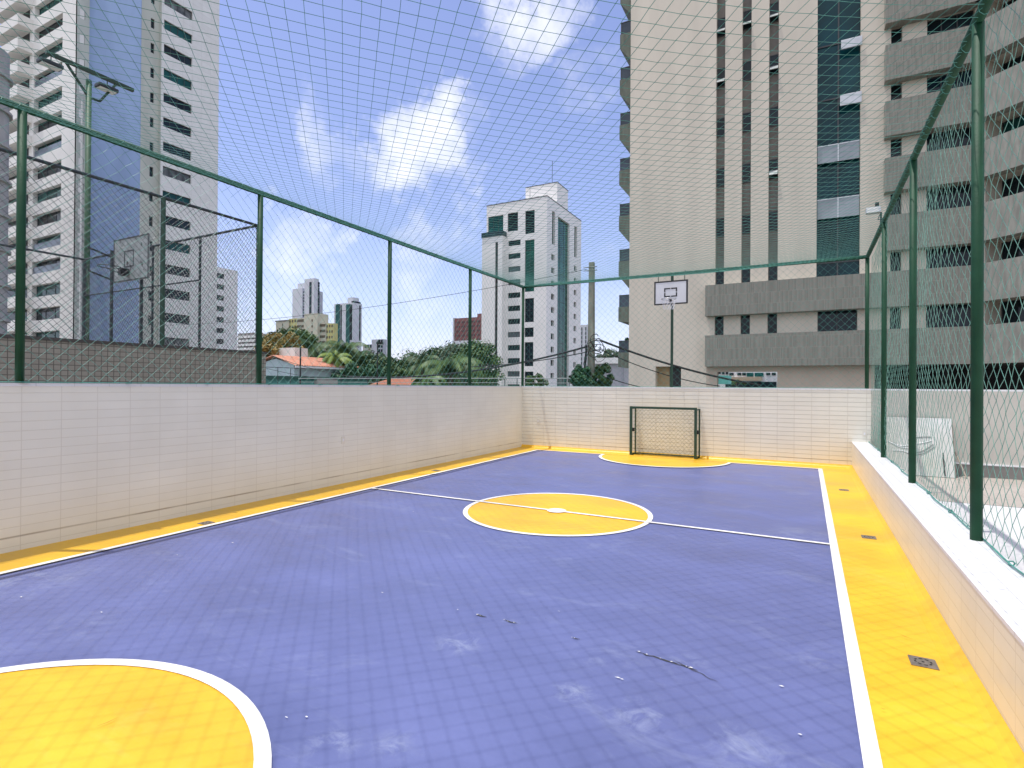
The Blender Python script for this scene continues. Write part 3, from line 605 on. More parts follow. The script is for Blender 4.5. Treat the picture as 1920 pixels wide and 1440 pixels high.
for n_, (x, y, r) in enumerate([(XJ, YE, .035), (XJ, onX(305, 500, XJ).y, .045), (onY(375, 500, YE).x, YE, .03), (onY(286, 560, YE).x, YE, .028), (XE, YE, .045), (XJ, 1.6, .05), (XE, 4.0, .04), (XE, 0, .04)]):
    MB().tube((x, y, -.05 if x != XJ else zj), (x, y, zr), r, 10).build('post', DGREEN if n_ == 1 else GALV, t)
MB().tube((XJ, -8, zr), (XJ, YE, zr), .03, 8).build('rail', GALV, t); MB().tube((XE, YE, zr), (XJ, YE, zr), .03, 8).build('rail', GALV, t); MB().tube((XE, -8, zr), (XE, YE, zr), .03, 8).build('rail', GALV, t)
zm = onY(375, 525, YE).z
MB().tube((XE+.05, YE, zm), (onY(375, 500, YE).x, YE, zm), .02, 8).build('middle_rail', GALV, t)
net('chain_link', YE+4, zr-zj, lambda a, b: (XJ, -4+a, zj+b), .0036, GALV, t, knots=False, mesh=.085, jit=.002)
net('chain_link', XJ-XE, zr-1, lambda a, b: (XE+a, YE, 1+b), .0036, GALV, t, knots=False, mesh=.085, jit=.002)
# hoop of the next court
Yh = 7.35
q0 = onY(213.5, 451, Yh); q1 = onY(279, 437, Yh); q2 = onY(279, 519.5, Yh)
t = thing('basketball_hoop', 'scratched old basketball backboard with flaking paint in the cage at left', 'basketball hoop', ((q0.x+q1.x)/2, Yh+.6, -.05))
zt_, zl_ = (q0.z+q1.z)/2, q2.z-.02
bd = MB().box(q0.x, Yh, zl_, q1.x, Yh+.03, zt_).build('backboard', mat('weathered_board', (.17, .19, .19), .7, 0, .3, 5, col2=(.31, .34, .34)), t)
b = MB(); e = .035; q = Yh-.006
b.box(q0.x, q, zl_, q1.x, Yh-.0005, zl_+e).box(q0.x, q, zt_-e, q1.x, Yh-.0005, zt_).box(q0.x, q, zl_+e, q0.x+e, Yh-.0005, zt_-e).box(q1.x-e, q, zl_+e, q1.x, Yh-.0005, zt_-e); b.build('border', BORD, t)
c0 = onY(233, 471, Yh); c1 = onY(251, 468, Yh); c2 = onY(251, 499, Yh); b = MB(); e = .03
b.box(c0.x, q, c2.z, c1.x, Yh-.0005, c2.z+e).box(c0.x, q, c0.z-e, c1.x, Yh-.0005, c0.z).box(c0.x, q, c2.z+e, c0.x+e, Yh-.0005, c0.z-e).box(c1.x-e, q, c2.z+e, c1.x, Yh-.0005, c0.z-e); b.build('target_square', BORD, t)
b = MB(); rn = random.Random(2)
for k in range(11):
    px_ = rn.uniform(217, 272); py_ = rn.uniform(452, 508); P = onY(px_, py_, Yh); s = rn.uniform(.02, .06)
    b.poly([(P.x+s*math.cos(a)*rn.uniform(.3, 1), Yh-.003, P.z+s*math.sin(a)*rn.uniform(.5, 1.5)) for a in (0, 1.2, 2.5, 3.7, 5)])
b.build('flaked_patch', mat('flaked_dark', (.06, .055, .055), .9), t)
rc = onY(241, 506, Yh); rim(t, (rc.x, Yh-.42, rc.z), .225, GALV, .012)
MB().box(rc.x-.06, Yh-.2, rc.z-.16, rc.x+.06, Yh-.01, rc.z+.01).build('rim_mount', BLACK, t)
b = MB()
for s in (-1, 1):
    b.tube((rc.x+s*.2, Yh-.42, rc.z), (rc.x+s*.03, Yh-.05, rc.z-.14), .01, 5)
b.build('brace', GALV, t)
for px_ in (209, 265):
    x = onY(px_, 560, Yh+.6).x
    MB().tube((x, Yh+.6, -.05), (x, Yh+.6, onY(px_, 470, Yh+.6).z), .04, 10).build('stand_post', GALV, t)
b = MB(); xa, xb = onY(209, 560, Yh+.6).x, onY(265, 560, Yh+.6).x; zz_ = onY(240, 520, Yh+.6).z
for x in (xa, xb):
    for dz_ in (0, .6): MB().tube((x, Yh+.6, zz_+dz_), (x, Yh+.04, zz_+dz_+.15), .025, 6).build('support_arm', GALV, t)

# tall floodlight mast
XM, YM = -19.0, onX(165, 300, -19.0).y
zt = onX(160, 135, XM).z
t = thing('floodlight_mast', 'tall pale green mast with a crossbar of slim floodlights rising at left behind the cage', 'floodlight mast', (XM, YM, -.05))
MB().tube((XM, YM, -.05), (XM, YM, zt-.2), .075, 14).build('mast', mat('faded_green_steel', (.035, .10, .05), .6, 0, .25, 3), t, smooth=True)
MB().tube((XM+.06, YM-.19, -.05), (XM+.06, YM-.19, zt-.9), .03, 8).build('conduit', mat('grey_pvc', (.55, .56, .55), .5), t)
ya, yz = onX(86, 97, XM).y, onX(250, 170, XM).y; za, zb = onX(86, 97, XM).z, onX(250, 170, XM).z; zc = (za+zb)/2
MB().box(XM-.05, ya, zc-.05, XM+.05, yz, zc+.05).build('crossbar', DGREEN, t)
b = MB(); 
l0 = onX(122, 118, XM); l1 = onX(160, 180, XM); b.tube((XM+.03, l0.y, zc-.05), (XM, YM, l1.z), .04, 8)
r0 = onX(217, 160, XM); r1 = onX(187, 190, XM); b.tube((XM+.03, r0.y, zc-.05), (XM, r1.y, r1.z), .035, 8); b.tube((XM, YM, l1.z), (XM, r1.y, r1.z), .035, 8)
b.build('brace', DGREEN, t)
for yy in (l0.y-.35, r0.y-.25):
    f_ = MB().box(XM-.1, yy-.3, zc-.38, XM+.2, yy+.25, zc-.26).build('lamp_head', GALV, t, bevel=.03)
    MB().box(XM-.08, yy-.26, zc-.394, XM+.17, yy+.2, zc-.381).build('lens', mat('pale_lens', (.72, .73, .70), .2), f_)
    MB().tube((XM+.03, yy, zc-.26), (XM+.03, yy, zc-.05), .015, 6).build('bracket', DGREEN, t)

exec_parts = True
# ---------------------------------------------------------------- building A: big beige tower on the right
YA = 34.2
BEI = mat('beige_render', (.64, .58, .485), .85, 0, .075, .9, bump=.35, bscale=9, stretch=(1, 1, .12), det=6)
BAND = tilemat('grey_ribbed_tile', (.225, .22, .19), (.33, .32, .27), 'XZ', .055, .62, .008, offset=.37, rough=.8, var=.2, bump=.6)
BAND45 = mat('grey_ribbed_tile_wing', (.27, .265, .23), .8, 0, .2, 1.0, bump=.5, bscale=10, stretch=(6, 6, 1.2), det=3)
BROWN = mat('brown_grey_panel', (.175, .16, .14), .7, 0, .2, 1.5)
A = thing('apartment_tower', 'tall beige apartment tower with grey ribbed bands and dark vertical window strips at right', 'building', (-3, YA+6, -4))
xa0 = onY(1180, 500, YA).x; xa1 = onY(1657, 500, YA).x; zA1 = 34.
def uz(px, py, Y=YA): p = onY(px, py, Y); return p.x-xa0, p.z
zb2b = onY(1324, 687.2, YA-.6).z; zb2t = onY(1324, 629, YA-.6).z; zb1b = onY(1324, 592.6, YA-.6).z; zb1t = onY(1324, 535, YA-.6).z
holes = []
FL = (uz(1350, 124.6)[1]-uz(1350, 219)[1])
for (pl, pr_) in ((1341, 1357.5), (1389.7, 1406.8), (1440, 1458)):
    u0, u1 = uz(pl, 510)[0], uz(pr_, 510)[0]
    holes.append((u0, u1, zb1t-.3, zA1-.5, None))
gu0, gu1 = uz(1531, 450)[0], uz(1612.5, 450)[0]
holes.append((gu0, gu1, zb1t-.3, zA1-.5, None))
for (pl, pr_) in ((1340, 1356.7), (1388.5, 1406), (1439, 1457)):
    holes.append((uz(pl, 610)[0], uz(pr_, 610)[0], zb2t-.2, zb1b+.2, DGLASS, (1, 1)))
holes.append((uz(1532.7, 600)[0], uz(1607.5, 600)[0], zb2t-.2, zb1b+.2, DGLASS, (2, 1)))
facade(A, BEI, (xa0, YA), (1, 0), NY, xa1-xa0, zb2b+.3, zA1, holes, .35, .6)
# slot fillings: windows (some with tilted sashes) between brown grey panels
zw0 = uz(1350, 252)[1]-FL*4
rs = random.Random(11)
for si, (pl, pr_) in enumerate(((1341, 1357.5), (1389.7, 1406.8), (1440, 1458))):
    x0, x1 = onY(pl, 510, YA).x, onY(pr_, 510, YA).x
    MB().box(x0, YA+.34, zb1t-.3, x1, YA+.42, zA1-.5).build('recess_panel', BROWN, A)
    for k in range(-1, 9):
        z0 = uz(1350, 252)[1]-FL*3+FL*k-.0; z1 = z0+1.08
        if z1 > zA1-.6 or z1 < zb1t: continue
        z0 = max(z0, zb1t-.2)
        wd = MB(); f = .04
        wd.box(x0+.01, YA+.28, z0, x1-.01, YA+.335, z0+f).box(x0+.01, YA+.28, z1-f, x1-.01, YA+.335, z1).box(x0+.01, YA+.28, z0+f, x0+.01+f, YA+.335, z1-f).box(x1-.01-f, YA+.28, z0+f, x1-.01, YA+.335, z1-f)
        wd.box(x0+.02, YA+.285, z0+.42, x1-.02, YA+.33, z0+.45)
        wo = wd.build('window', FRAME, A)
        MB().box(x0+.02, YA+.3, z0+f, x1-.02, YA+.315, z1-f).build('pane', DGLASS, wo)
        if (si, k) in ((0, 5), (2, 5), (1, 6), (2, 6), (2, 4), (1, 5), (0, 4), (2, 2)) and z0+.45 < z1:
            s = MB(); s.v = [(x0+.03, YA+.27, z0+.42), (x1-.03, YA+.27, z0+.42), (x1-.03, YA-.12, z0+.06), (x0+.03, YA-.12, z0+.06), (x0+.03, YA+.24, z0+.43), (x1-.03, YA+.24, z0+.43), (x1-.03, YA-.15, z0+.08), (x0+.03, YA-.15, z0+.08)]
            s.f = [(0, 1, 2, 3), (7, 6, 5, 4), (0, 4, 5, 1), (1, 5, 6, 2), (2, 6, 7, 3), (3, 7, 4, 0)]
            s.build('open_sash', mat('pale_sash_glass', (.42, .45, .44), .3), wo)
# wide glazed strip
x0, x1 = onY(1531, 450, YA).x, onY(1612.5, 450, YA).x
NAVY = glass('navy_curtain_glass', (.012, .035, .06)); TEALG = glass('deep_teal_glass', (.003, .04, .05))
FLB = FL
zbase = onY(1570, 488, YA).z
MB().box(x0, YA+.42, zb1t-.3, x1, YA+.5, zA1-.5).build('curtain_glass', TEALG, A)
fr = MB()
for k in range(0, 10):
    z = zbase+FLB*k
    if z > zA1-1: break
    fr.box(x0, YA+.36, z-.06, x1, YA+.415, z+.02)
    fr.box((x0+x1)/2-.03, YA+.37, z+.02, (x0+x1)/2+.03, YA+.415, min(z+FLB-.06, zA1-.6))
fr.box((x0+x1)/2-.03, YA+.37, zb1t-.3, (x0+x1)/2+.03, YA+.415, zbase-.06)
fr.build('mullions', FRAME, A)
PAN = mat('pale_railing_glass', (.30, .33, .36), .15, 0, .15, 1)
for (ya_, yb_) in ((276, 307), (376, 411)):
    z1_, z0_ = onY(1531, ya_, YA).z, onY(1531, yb_, YA).z
    o = MB().box(x0+.03, YA+.12, z0_, x1-.03, YA+.16, z1_).build('balcony_railing', PAN, A)
    MB().box(x0+.03, YA+.10, z1_, x1-.03, YA+.18, z1_+.05).box((x0+x1)/2-.03, YA+.1, z0_, (x0+x1)/2+.03, YA+.119, z1_).build('handrail', ALU, o)
for (pl, pt, pr_, pb) in ((1577, 66, 1617, 93), (1575, 170, 1616, 199)):
    a_ = onY(pl, pb, YA-.1); b_ = onY(pr_, pt, YA-.1)
    MB().box(a_.x, YA-.12, a_.z, b_.x, YA-.07, b_.z).build('open_sash', mat('pale_box', (.6, .62, .66), .4), A, bevel=.02)
# main bands across the lower front
xk = onY(1830, 400, YA).x            # where the wing turns towards the street
for (z0, z1) in ((zb2b, zb2t), (zb1b, zb1t)):
    MB().box(onY(1322, 600, YA-.6).x, YA-.6, z0, xk, YA-.002, z1).build('ribbed_band', BAND, A)
# pilaster with curved foot between front and wing
xp0, xp1 = xa1-.02, onY(1668, 400, YA).x
# wing: bands and windows, straight part
bz = []
ztops = [onY(1662, y, YA-.6).z for y in (404, 296, 190, 84.5)]; zbots = [onY(1662, y, YA-.6).z for y in (470, 359, 255, 150.5)]
bz = list(zip(zbots, ztops)); per = (ztops[3]-ztops[0])/3
for k in (1, 2, 3): bz.append((zbots[3]+per*k, ztops[3]+per*k))
bx = onY(1659, 400, YA-.6).x
hl = []; W = xk-xa1
allb = sorted(bz+[(zb1b, zb1t), (zb2b, zb2t)])
def ux(px): return onY(px, 400, YA).x-xa1
for i in range(len(allb)-1):
    c, d = allb[i][1]-.1, allb[i+1][0]+.1
    if d-c < .6: continue
    hl.append((ux(1669.5), ux(1690.5), c, d, DGLASS)); hl.append((ux(1737), W-.05, c, d, (NAVY if i == 4 else DGLASS), (3, 1)))
facade(A, BEI, (xa1, YA), (1, 0), NY, W, zb2b+.3, zA1, hl, .4, .6)
for (z0, z1) in bz:
    MB().box(bx, YA-.6, z0, xk, YA-.002, z1).build('ribbed_band', BAND, A)
# wing: 45 degree part
U45 = (.716, -.698); N45 = (-.698, -.716); LW = 11
hl = []
for i in range(len(allb)-1):
    c, d = allb[i][1]-.1, allb[i+1][0]+.1
    if d-c < .6: continue
    hl.append((.4, 4.6, c, d, (TGLASS if i == 3 else DGLASS), (3, 1))); hl.append((5.6, 9.6, c, d, DGLASS, (3, 1)))
facade(A, BEI, (xk, YA), U45, N45, LW, zb2b+.3, zA1, hl, 1.2, 1.4)
for (z0, z1) in allb:
    MB().obox((xk, YA), U45, N45, 0.25, LW, .002, .55, z0, z1).build('ribbed_band', BAND45, A)
b = MB(); b.box(xa0, YA+.6, zb2b+.32, xa1, YA+16, zA1).box(xa1, YA+.6, zb2b+.32, xk, YA+16, zA1-.002); b.build('core', BEI, A)
b = MB(); b.obox((xk, YA), U45, N45, .05, LW-.05, -8, -1.4, zb2b+.34, zA1-.004); b.build('wing_core', BEI, A)
# ground storey: front wall with see-through opening and small arched niche
TAN = mat('tan_render', (.50, .42, .34), .85, 0, .06, .6)
g0 = -4; gtop = zb2b+.3
ho = [(uz(1345, 700)[0], uz(1457.5, 700)[0], onY(1400, 740, YA).z-.6, onY(1400, 697, YA).z, None)]
n0, n1 = uz(1229, 700)[0], uz(1277, 700)[0]; nz1 = onY(1250, 687, YA).z
ho.append((n0, n1, nz1-2.2, nz1, None))
facade(A, BEI, (xa0, YA), (1, 0), NY, onY(1324, 700, YA).x-xa0, g0, gtop, [ho[1]], .5, .5, 'ground_wall')
nb = MB().box(xa0+n0, YA+.5, nz1-2.2, xa0+(n0+n1)/2, YA+.55, nz1); nb.build('niche_back', mat('tan_niche', (.36, .26, .14), .8), A)
MB().box(xa0+(n0+n1)/2, YA+.46, nz1-2.2, xa0+n1, YA+.54, nz1-.0).build('niche_grille', mat('dark_grille', (.03, .032, .035), .7), A)
xr0 = onY(1324, 700, YA).x
facade(A, TAN, (xr0, YA), (1, 0), NY, onY(1640, 700, YA).x-xr0, g0, gtop, [(ho[0][0]+xa0-xr0, ho[0][1]+xa0-xr0, ho[0][2], ho[0][3], None)], .5, .5, 'ground_wall')
# garage under the wing
xg = onY(1640, 700, YA).x
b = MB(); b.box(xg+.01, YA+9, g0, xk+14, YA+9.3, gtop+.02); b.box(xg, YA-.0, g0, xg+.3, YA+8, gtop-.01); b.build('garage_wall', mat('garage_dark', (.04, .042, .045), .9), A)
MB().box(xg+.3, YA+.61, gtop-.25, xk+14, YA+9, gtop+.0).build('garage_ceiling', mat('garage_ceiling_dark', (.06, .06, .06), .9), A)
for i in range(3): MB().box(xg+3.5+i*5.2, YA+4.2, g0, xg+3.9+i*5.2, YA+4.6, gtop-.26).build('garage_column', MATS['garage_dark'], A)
# balconies on the left flank
GB = mat('green_grey_concrete', (.135, .15, .12), .85, 0, .22, 1.3, stretch=(4, 4, 1))
ztb = [onY(1168, y, YA+.4).z for y in (661, 575, 488, 401, 316.5, 232.5, 149, 64.5)]; pb_ = (ztb[-1]-ztb[0])/7
xe = onY(1161, 400, YA+.4).x
for k in range(10):
    z = ztb[0]+pb_*k; 
    if z > zA1-1: break
    o = MB(); hgt = .92
    pr = [(xe, z), (xe, z-hgt), (xa0+.0, z-hgt-(1.0 if k > 1 else .12)), (xa0, z-.0)]
    for yy in (YA+.35, YA+4.5): o.poly([(x, yy, zz_) for x, zz_ in (pr if yy < YA+1 else pr[::-1])])
    for i in range(4): a_, b_ = pr[i], pr[(i+1) % 4]; o.poly([(b_[0], YA+.35, b_[1]), (a_[0], YA+.35, a_[1]), (a_[0], YA+4.5, a_[1]), (b_[0], YA+4.5, b_[1])])
    bo = o.build('balcony', GB, A)
    gl = MB(); gl.box(xe+.06, YA+.4, z, xe+.09, YA+4.45, z+.72).box(xe+.09, YA+.4, z, xa0-.01, YA+.43, z+.72); gl.build('railing_glass', glass('balcony_glass', (.05, .065, .085)), bo)
    hr = MB(); hr.box(xe+.03, YA+.37, z+.72, xe+.12, YA+4.46, z+.77).box(xe+.12, YA+.37, z+.72, xa0-.01, YA+.44, z+.77).box(xe+.04, YA+.38, z, xe+.09, YA+.44, z+.72); hr.build('handrail', FRAME, bo)
# plants on the lowest balcony
def shrub(name, label, c, rx, rz, n, col, leaf=.12, cat='shrub', seed=1, stem=True, group=None, kind='leaf'):
    rn = random.Random(seed); t = thing(name, label, cat, (c[0], c[1], c[2]-rz), group)
    add_crown(t, Vector(c), rx, rz, n, leaf, col, rn, 'foliage')
    if stem:
        b = MB()
        for k in range(5): q = rn.uniform(0, 6.28); b.path([(c[0], c[1], c[2]-rz-.5), (c[0]+.2*rx*math.cos(q), c[1]+.2*rx*math.sin(q), c[2]-rz*.4), (c[0]+.6*rx*math.cos(q), c[1]+.6*rx*math.sin(q), c[2]+rz*.4)], [.05*rx, .03*rx, .01*rx], 5)
        b.build('stem', BARK, t)
    return t
BARK = mat('bark', (.09, .07, .05), .9, 0, .25, 6, bump=.4, bscale=20)
LEAFM = {}
def leafmat(name, a, b_):
    if name in LEAFM: return LEAFM[name]
    m = mat('leaf_'+name, a, .55, 0, 0, 2.2, col2=b_, spec=.4, det=5)
    t = m.node_tree; bs = t.nodes['Principled BSDF']
    try: bs.inputs['Transmission Weight'].default_value = 0
    except Exception: pass
    LEAFM[name] = m; return m
def add_crown(parent, c, rx, rz, n, leaf, col, rn, nm='crown', clumps=None):
    """leaf clumps spread through an uneven volume"""
    k = clumps or max(10, int(n/55)); cl = []
    for i in range(k):
        z = rn.uniform(-.75, 1); q = rn.uniform(0, 6.28); rad = math.sqrt(max(0, 1-z*z*.9))*rn.uniform(.45, 1.0)
        cl.append((c+Vector((rx*rad*math.cos(q), rx*rad*math.sin(q), rz*z*rn.uniform(.75, 1.05))), rn.uniform(.16, .34)*(rx+rz)/2))
    v = []; f = []
    per_ = max(6, n//k)
    for (p, r) in cl:
        for j in range(per_):
            d = Vector((rn.gauss(0, 1), rn.gauss(0, 1), rn.gauss(0, 1)*.75)).normalized(); P = p+d*r*rn.uniform(.55, 1.1)
            nrm = (d+Vector((rn.uniform(-.7, .7), rn.uniform(-.7, .7), rn.uniform(.0, .9)))).normalized()
            t1 = nrm.cross(Vector((rn.uniform(-1, 1), rn.uniform(-1, 1), rn.uniform(-1, 1)))).normalized(); t2 = nrm.cross(t1); s = leaf*rn.uniform(.6, 1.35)
            b = len(v); v += [P-t1*s, P-t2*s*.45, P+t1*s*1.1-nrm*s*.3, P+t2*s*.45]; f.append((b, b+1, b+2, b+3))
    mb = MB(); mb.v = [tuple(x) for x in v]; mb.f = f; return mb.build(nm, col, parent)
G1 = leafmat('dark_green', (.018, .05, .012), (.07, .13, .03)); G2 = leafmat('mid_green', (.035, .085, .02), (.11, .18, .045)); G3 = leafmat('orange_bloom', (.10, .12, .03), (.42, .27, .07)); G4 = leafmat('yellow_green', (.10, .19, .03), (.28, .34, .07)); G5 = leafmat('deep_ivy', (.008, .045, .015), (.03, .11, .035)); G6 = leafmat('grey_green', (.05, .09, .05), (.13, .17, .09))
c = onY(1172, 645, YA+.8); zz_ = ztb[0]
sh = shrub('balcony_plants', 'dark leafy plants filling the lowest left balcony of the beige tower', (xe+.5, YA+1.6, zz_+.45), .62, .62, 1500, G1, .11, 'plants', 4, stem=True)

# ---------------------------------------------------------------- building B: white and blue tower at left
B = thing('apartment_tower', 'tall white apartment tower with a broad blue stripe and deep balconies at left', 'building', (-75, 38, -4))
WB = mat('white_tower_render', (.82, .80, .76), .8, 0, .05, .35)
WB2 = tilemat('white_tower_tile', (.78, .78, .76), (.66, .66, .64), 'YZ', 1.2, .6, .02, rough=.6, var=.03)
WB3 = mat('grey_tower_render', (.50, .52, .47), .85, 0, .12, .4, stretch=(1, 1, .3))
BLU = mat('blue_tower_tile', (.26, .37, .60), .6, 0, .06, .5)
YB1 = 32.8; XB1 = -75.4; zB = 58.
xb0 = onY(15, 300, YB1).x
# front facade with balcony openings
FLb = 2.93
zq = onY(115, 185/3.84, YB1).z     # sill of the opening whose foot is at y=48
ob = []; xo0, xo1 = onY(62, 300, YB1).x, onY(115, 300, YB1).x; rows = []
for k in range(-3, 22):
    z = zq-FLb*k
    if z < -3.5 or z+1.5 > zB: continue
    rows.append(z); ob.append((xo0-xb0, xo1-xb0, z, z+1.5, (TGLASS if k % 2 else DGLASS), (3, 1)))
facade(B, WB, (xb0, YB1), (1, 0), NY, XB1-xb0-.03, -4, zB, ob, .55, .75)
PG = mat('blue_grey_railing', (.13, .17, .22), .2, 0, .3, .5)
for i, z in enumerate(rows):
    if i in (5, 8, 12, 13, 17): MB().box(xo0+.03, YB1+.12, z, xo1-.03, YB1+.16, z+.85).build('balcony_glass', PG, B)
    # projecting balcony at the far left corner
    bo = MB().box(xb0-1.2, YB1-1.5, z-1.35, xo0-.4, YB1-.002, z-.02).build('balcony', WB, B)
    MB().box(xb0-1.0, YB1-.03, z, xo0-1.2, YB1-.004, z+1.5).build('balcony_door', DGLASS, bo)
# stair recess with small windows
ob = []
zs_ = onX(148, 32, XB1).z
y0, y1 = onX(143.5, 300, XB1).y, onX(152.5, 300, XB1).y
for k in range(-2, 22):
    z = zs_-FLb*k
    if z < -3.5 or z+1.1 > zB: continue
    ob.append((y0-YB1-1.5, y1-YB1-1.5, z, z+1.1, DGLASS))
# S1 side wall starts behind front slab
ob = [(max(.02, a), max(.3, b), c_, d_, e_) for a, b, c_, d_, e_ in ob]
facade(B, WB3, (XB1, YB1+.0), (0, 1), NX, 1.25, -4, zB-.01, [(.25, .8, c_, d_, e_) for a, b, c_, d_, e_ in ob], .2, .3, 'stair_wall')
pA = Vector((XB1, YB1+1.25)); pB = Vector((onY(262, 300, 36.1).x, 36.1)); dU = (pB-pA); LB = dU.length; dU.normalize()
NB = (dU.y, -dU.x)
MB().obox(pA, dU, NB, .0, LB, -.5, 0, -4, zB-1).build('blue_wall', BLU, B)
XS2 = pB.x-.02
y288, y298 = onX(290, 300, XS2).y, onX(298, 300, XS2).y
ob = []; zs_ = onX(284, 52, XS2).z; yy0, yy1 = onX(280.5, 300, XS2).y, onX(287.5, 300, XS2).y
for k in range(-2, 22):
    z = zs_-FLb*k
    if z < -3.5 or z+1.15 > zB: continue
    ob.append((yy0-36.1, yy1-36.1, z, z+1.15, DGLASS, (1, 2)))
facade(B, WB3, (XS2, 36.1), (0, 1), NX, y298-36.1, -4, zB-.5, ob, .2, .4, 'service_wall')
XS3 = XS2+.35
yb0, yb1 = y298, onX(408.5, 350, XS3).y
ob = []; wy0, wy1 = onX(305.5, 300, XS3).y, onX(358.5, 300, XS3).y
zs_ = onX(358, 37.5, XS3).z; zt_ = onX(358, 24.5, XS3).z; hh = 1.12
for k in range(-2, 23):
    z = zs_-2.93*k
    if z < -3.5 or z+hh > zB: continue
    ob.append((wy0-yb0, wy1-yb0, z, z+hh, (DGLASS, TGLASS, DGLASS, CURT, TGLASS, DGLASS, DGLASS)[(k*5+3) % 7], (4, 1)))
facade(B, WB2, (XS3, yb0), (0, 1), NX, yb1-yb0, -4, zB, ob, .22, .4)
b = MB().box(xb0, YB1+.76, -4, XB1-.3, yb1, zB-.3).box(XB1-.31, 36.3, -4, XS2-.4, yb1-.002, zB-.32).box(XS2-.41, yb0, -4, XS3-.4, yb1-.004, zB-.34); b.build('core', WB2, B)
MB().box(XS2-.395, yb0-.05, -4, XS3-.002, yb0-.001, zB-.6).build('return_wall', WB3, B)
# annex C
def slabtower(name, label, X, Y, W, D, z0, z1, mwall, fronts=(), rights=(), group=None, roof=None, gm=DGLASS, dep=.2, frames=False):
    """box tower whose near right corner is at (X,Y): W to the left along X, D back along Y"""
    t = thing(name, label, 'building', (X-W/2, Y+D/2, z0), group)
    facade(t, mwall, (X-W, Y), (1, 0), NY, W, z0, z1, list(fronts), dep, .4, wins=frames)
    facade(t, mwall, (X, Y+.4), (0, 1), NX, D-.4, z0, z1, list(rights), dep, .4, wins=frames)
    MB().box(X-W, Y+.41, z0, X-.41, Y+D, z1-.15).build('core', mwall, t)
    return t
XC = -131.5; yc = onX(404, 600, XC).y; yc1 = onX(445, 600, XC).y; zc1 = onX(445, 508, XC).z
hs = []; a_, b_ = onX(405, 600, XC).y-(yc-8)-.4, onX(420, 600, XC).y-(yc-8)-.4
zz0 = onX(412, 375+545/3.84, XC).z; pc = (onX(412, 375+545/3.84, XC).z-onX(412, 375+1017/3.84, XC).z)/6
for k in range(13):
    z = zz0-pc*k-.7
    if z > -3: hs.append((a_, b_, z, z+1.3))
C_ = slabtower('apartment_block', 'lower white apartment block tucked behind the blue striped tower', XC, yc-8, 14, yc1-yc+8, -4, zc1, WHITE, rights=hs)

# far left grey building edge
YK = 27.
_az = math.atan((12.5-960)/F)-YAW; _d = 68.; _az2 = _az-math.asin(2./_d); xk1 = _d*math.sin(_az2)+2.0; YK = _d*math.cos(_az2)-2.0
K = thing('apartment_tower', 'grey concrete building with stacked ledges cut off by the left photo edge', 'building', (xk1-5, YK+5, -4))
MB().tube((xk1-2.0, YK+2.0, -4), (xk1-2.0, YK+2.0, atr(5, 95, 67)), 2.0, 40).build('corner_column', CONC, K, smooth=False)
MB().box(xk1-14, YK-1, -4, xk1-2, YK+1.9, atr(5, 95, 67)-.1).build('core', CONC, K)
for k in range(14):
    z = atr(8, 275, 67)+(k-6)*3.1
    if z < atr(5, 95, 67): MB().tube((xk1-2.0, YK+2.0, z-.1), (xk1-2.0, YK+2.0, z+.12), 2.25, 28).build('ledge', CONC, K)

# ---------------------------------------------------------------- building D: white tower in the middle
YD = 100.4; XD = onY(1025.3, 450, YD).x; zD = onY(1025, 367.7, YD).z
D = thing('office_tower', 'white tower with teal glass strips and a rooftop box in the middle distance', 'building', (XD-7, YD+9, -4))
WD = mat('white_tower_panel', (.82, .80, .78), .6, 0, .04, .25)
xd0 = onY(912.5, 400, YD).x
def p4(x, y): return 800+x/4.8, 300+y/4.8
def p5(x, y): return 800+x/4.8, 520+y/4.8
def hY(r, X_, crop=p4, Y=YD, g=DGLASS, mul=(1, 1)):
    a = onY(*crop(r[0], r[3]), Y); b = onY(*crop(r[2], r[1]), Y); return (a.x-X_, b.x-X_, a.z, b.z, g, mul)
def hX(r, Y_, X=None, crop=p4, g=DGLASS, mul=(1, 1)):
    X = XD if X is None else X; m_ = (r[0]+r[2])/2
    a = onX(*crop(r[0], r[3]), X); b = onX(*crop(r[2], r[1]), X); c_ = onX(*crop(m_, r[3]), X).z; d_ = onX(*crop(m_, r[1]), X).z
    return (a.y-Y_, b.y-Y_, c_, d_, g, mul)
DG2 = glass('green_strip_glass', (.008, .075, .055)); GREYW = glass('grey_window', (.10, .105, .12), .2)
hs = [hY((728, 467, 822, 647), xd0, mul=(1, 3)), hY((886, 447, 972, 667), xd0, mul=(1, 3)), hY((882, 712, 970, 1188), xd0, g=DG2, mul=(2, 5)),
      hY((882, 185, 965, 405), xd0, p5, mul=(2, 2)), hY((880, 450, 962, 538), xd0, p5, mul=(2, 1)), hY((880, 582, 960, 800), xd0, p5, mul=(2, 2)), hY((880, 848, 960, 1090), xd0, p5, mul=(2, 2))]
w0 = hY((735, 727, 845, 777), xd0)
w1_ = hY((725, 850, 833, 893), xd0, p5); perD = (w0[2]-w1_[2])/(10)
for k in range(13):
    z = w0[2]-perD*k-(.0)
    if z > -3: hs.append((w0[0], w0[1], z, z+1.1, GREYW if k in (2, 3, 7, 10) else DGLASS, (3, 1)))
hs.append(hY((552, 492, 690, 655), xd0, mul=(3, 3), g=TGLASS))
facade(D, WD, (xd0, YD), (1, 0), NY, XD-xd0, -4, zD, hs, .25, .5)
yd1 = onX(1089.7, 450, XD).y
hs = [hX((1128, 462, 1157, 772), YD+.5, mul=(1, 4)), hX((1182, 535, 1285, 2), YD+.5)]
hs = [hX((1128, 465, 1157, 765), YD+.5, mul=(1, 4)), hX((1328, 600, 1355, 878), YD+.5, mul=(1, 4))]
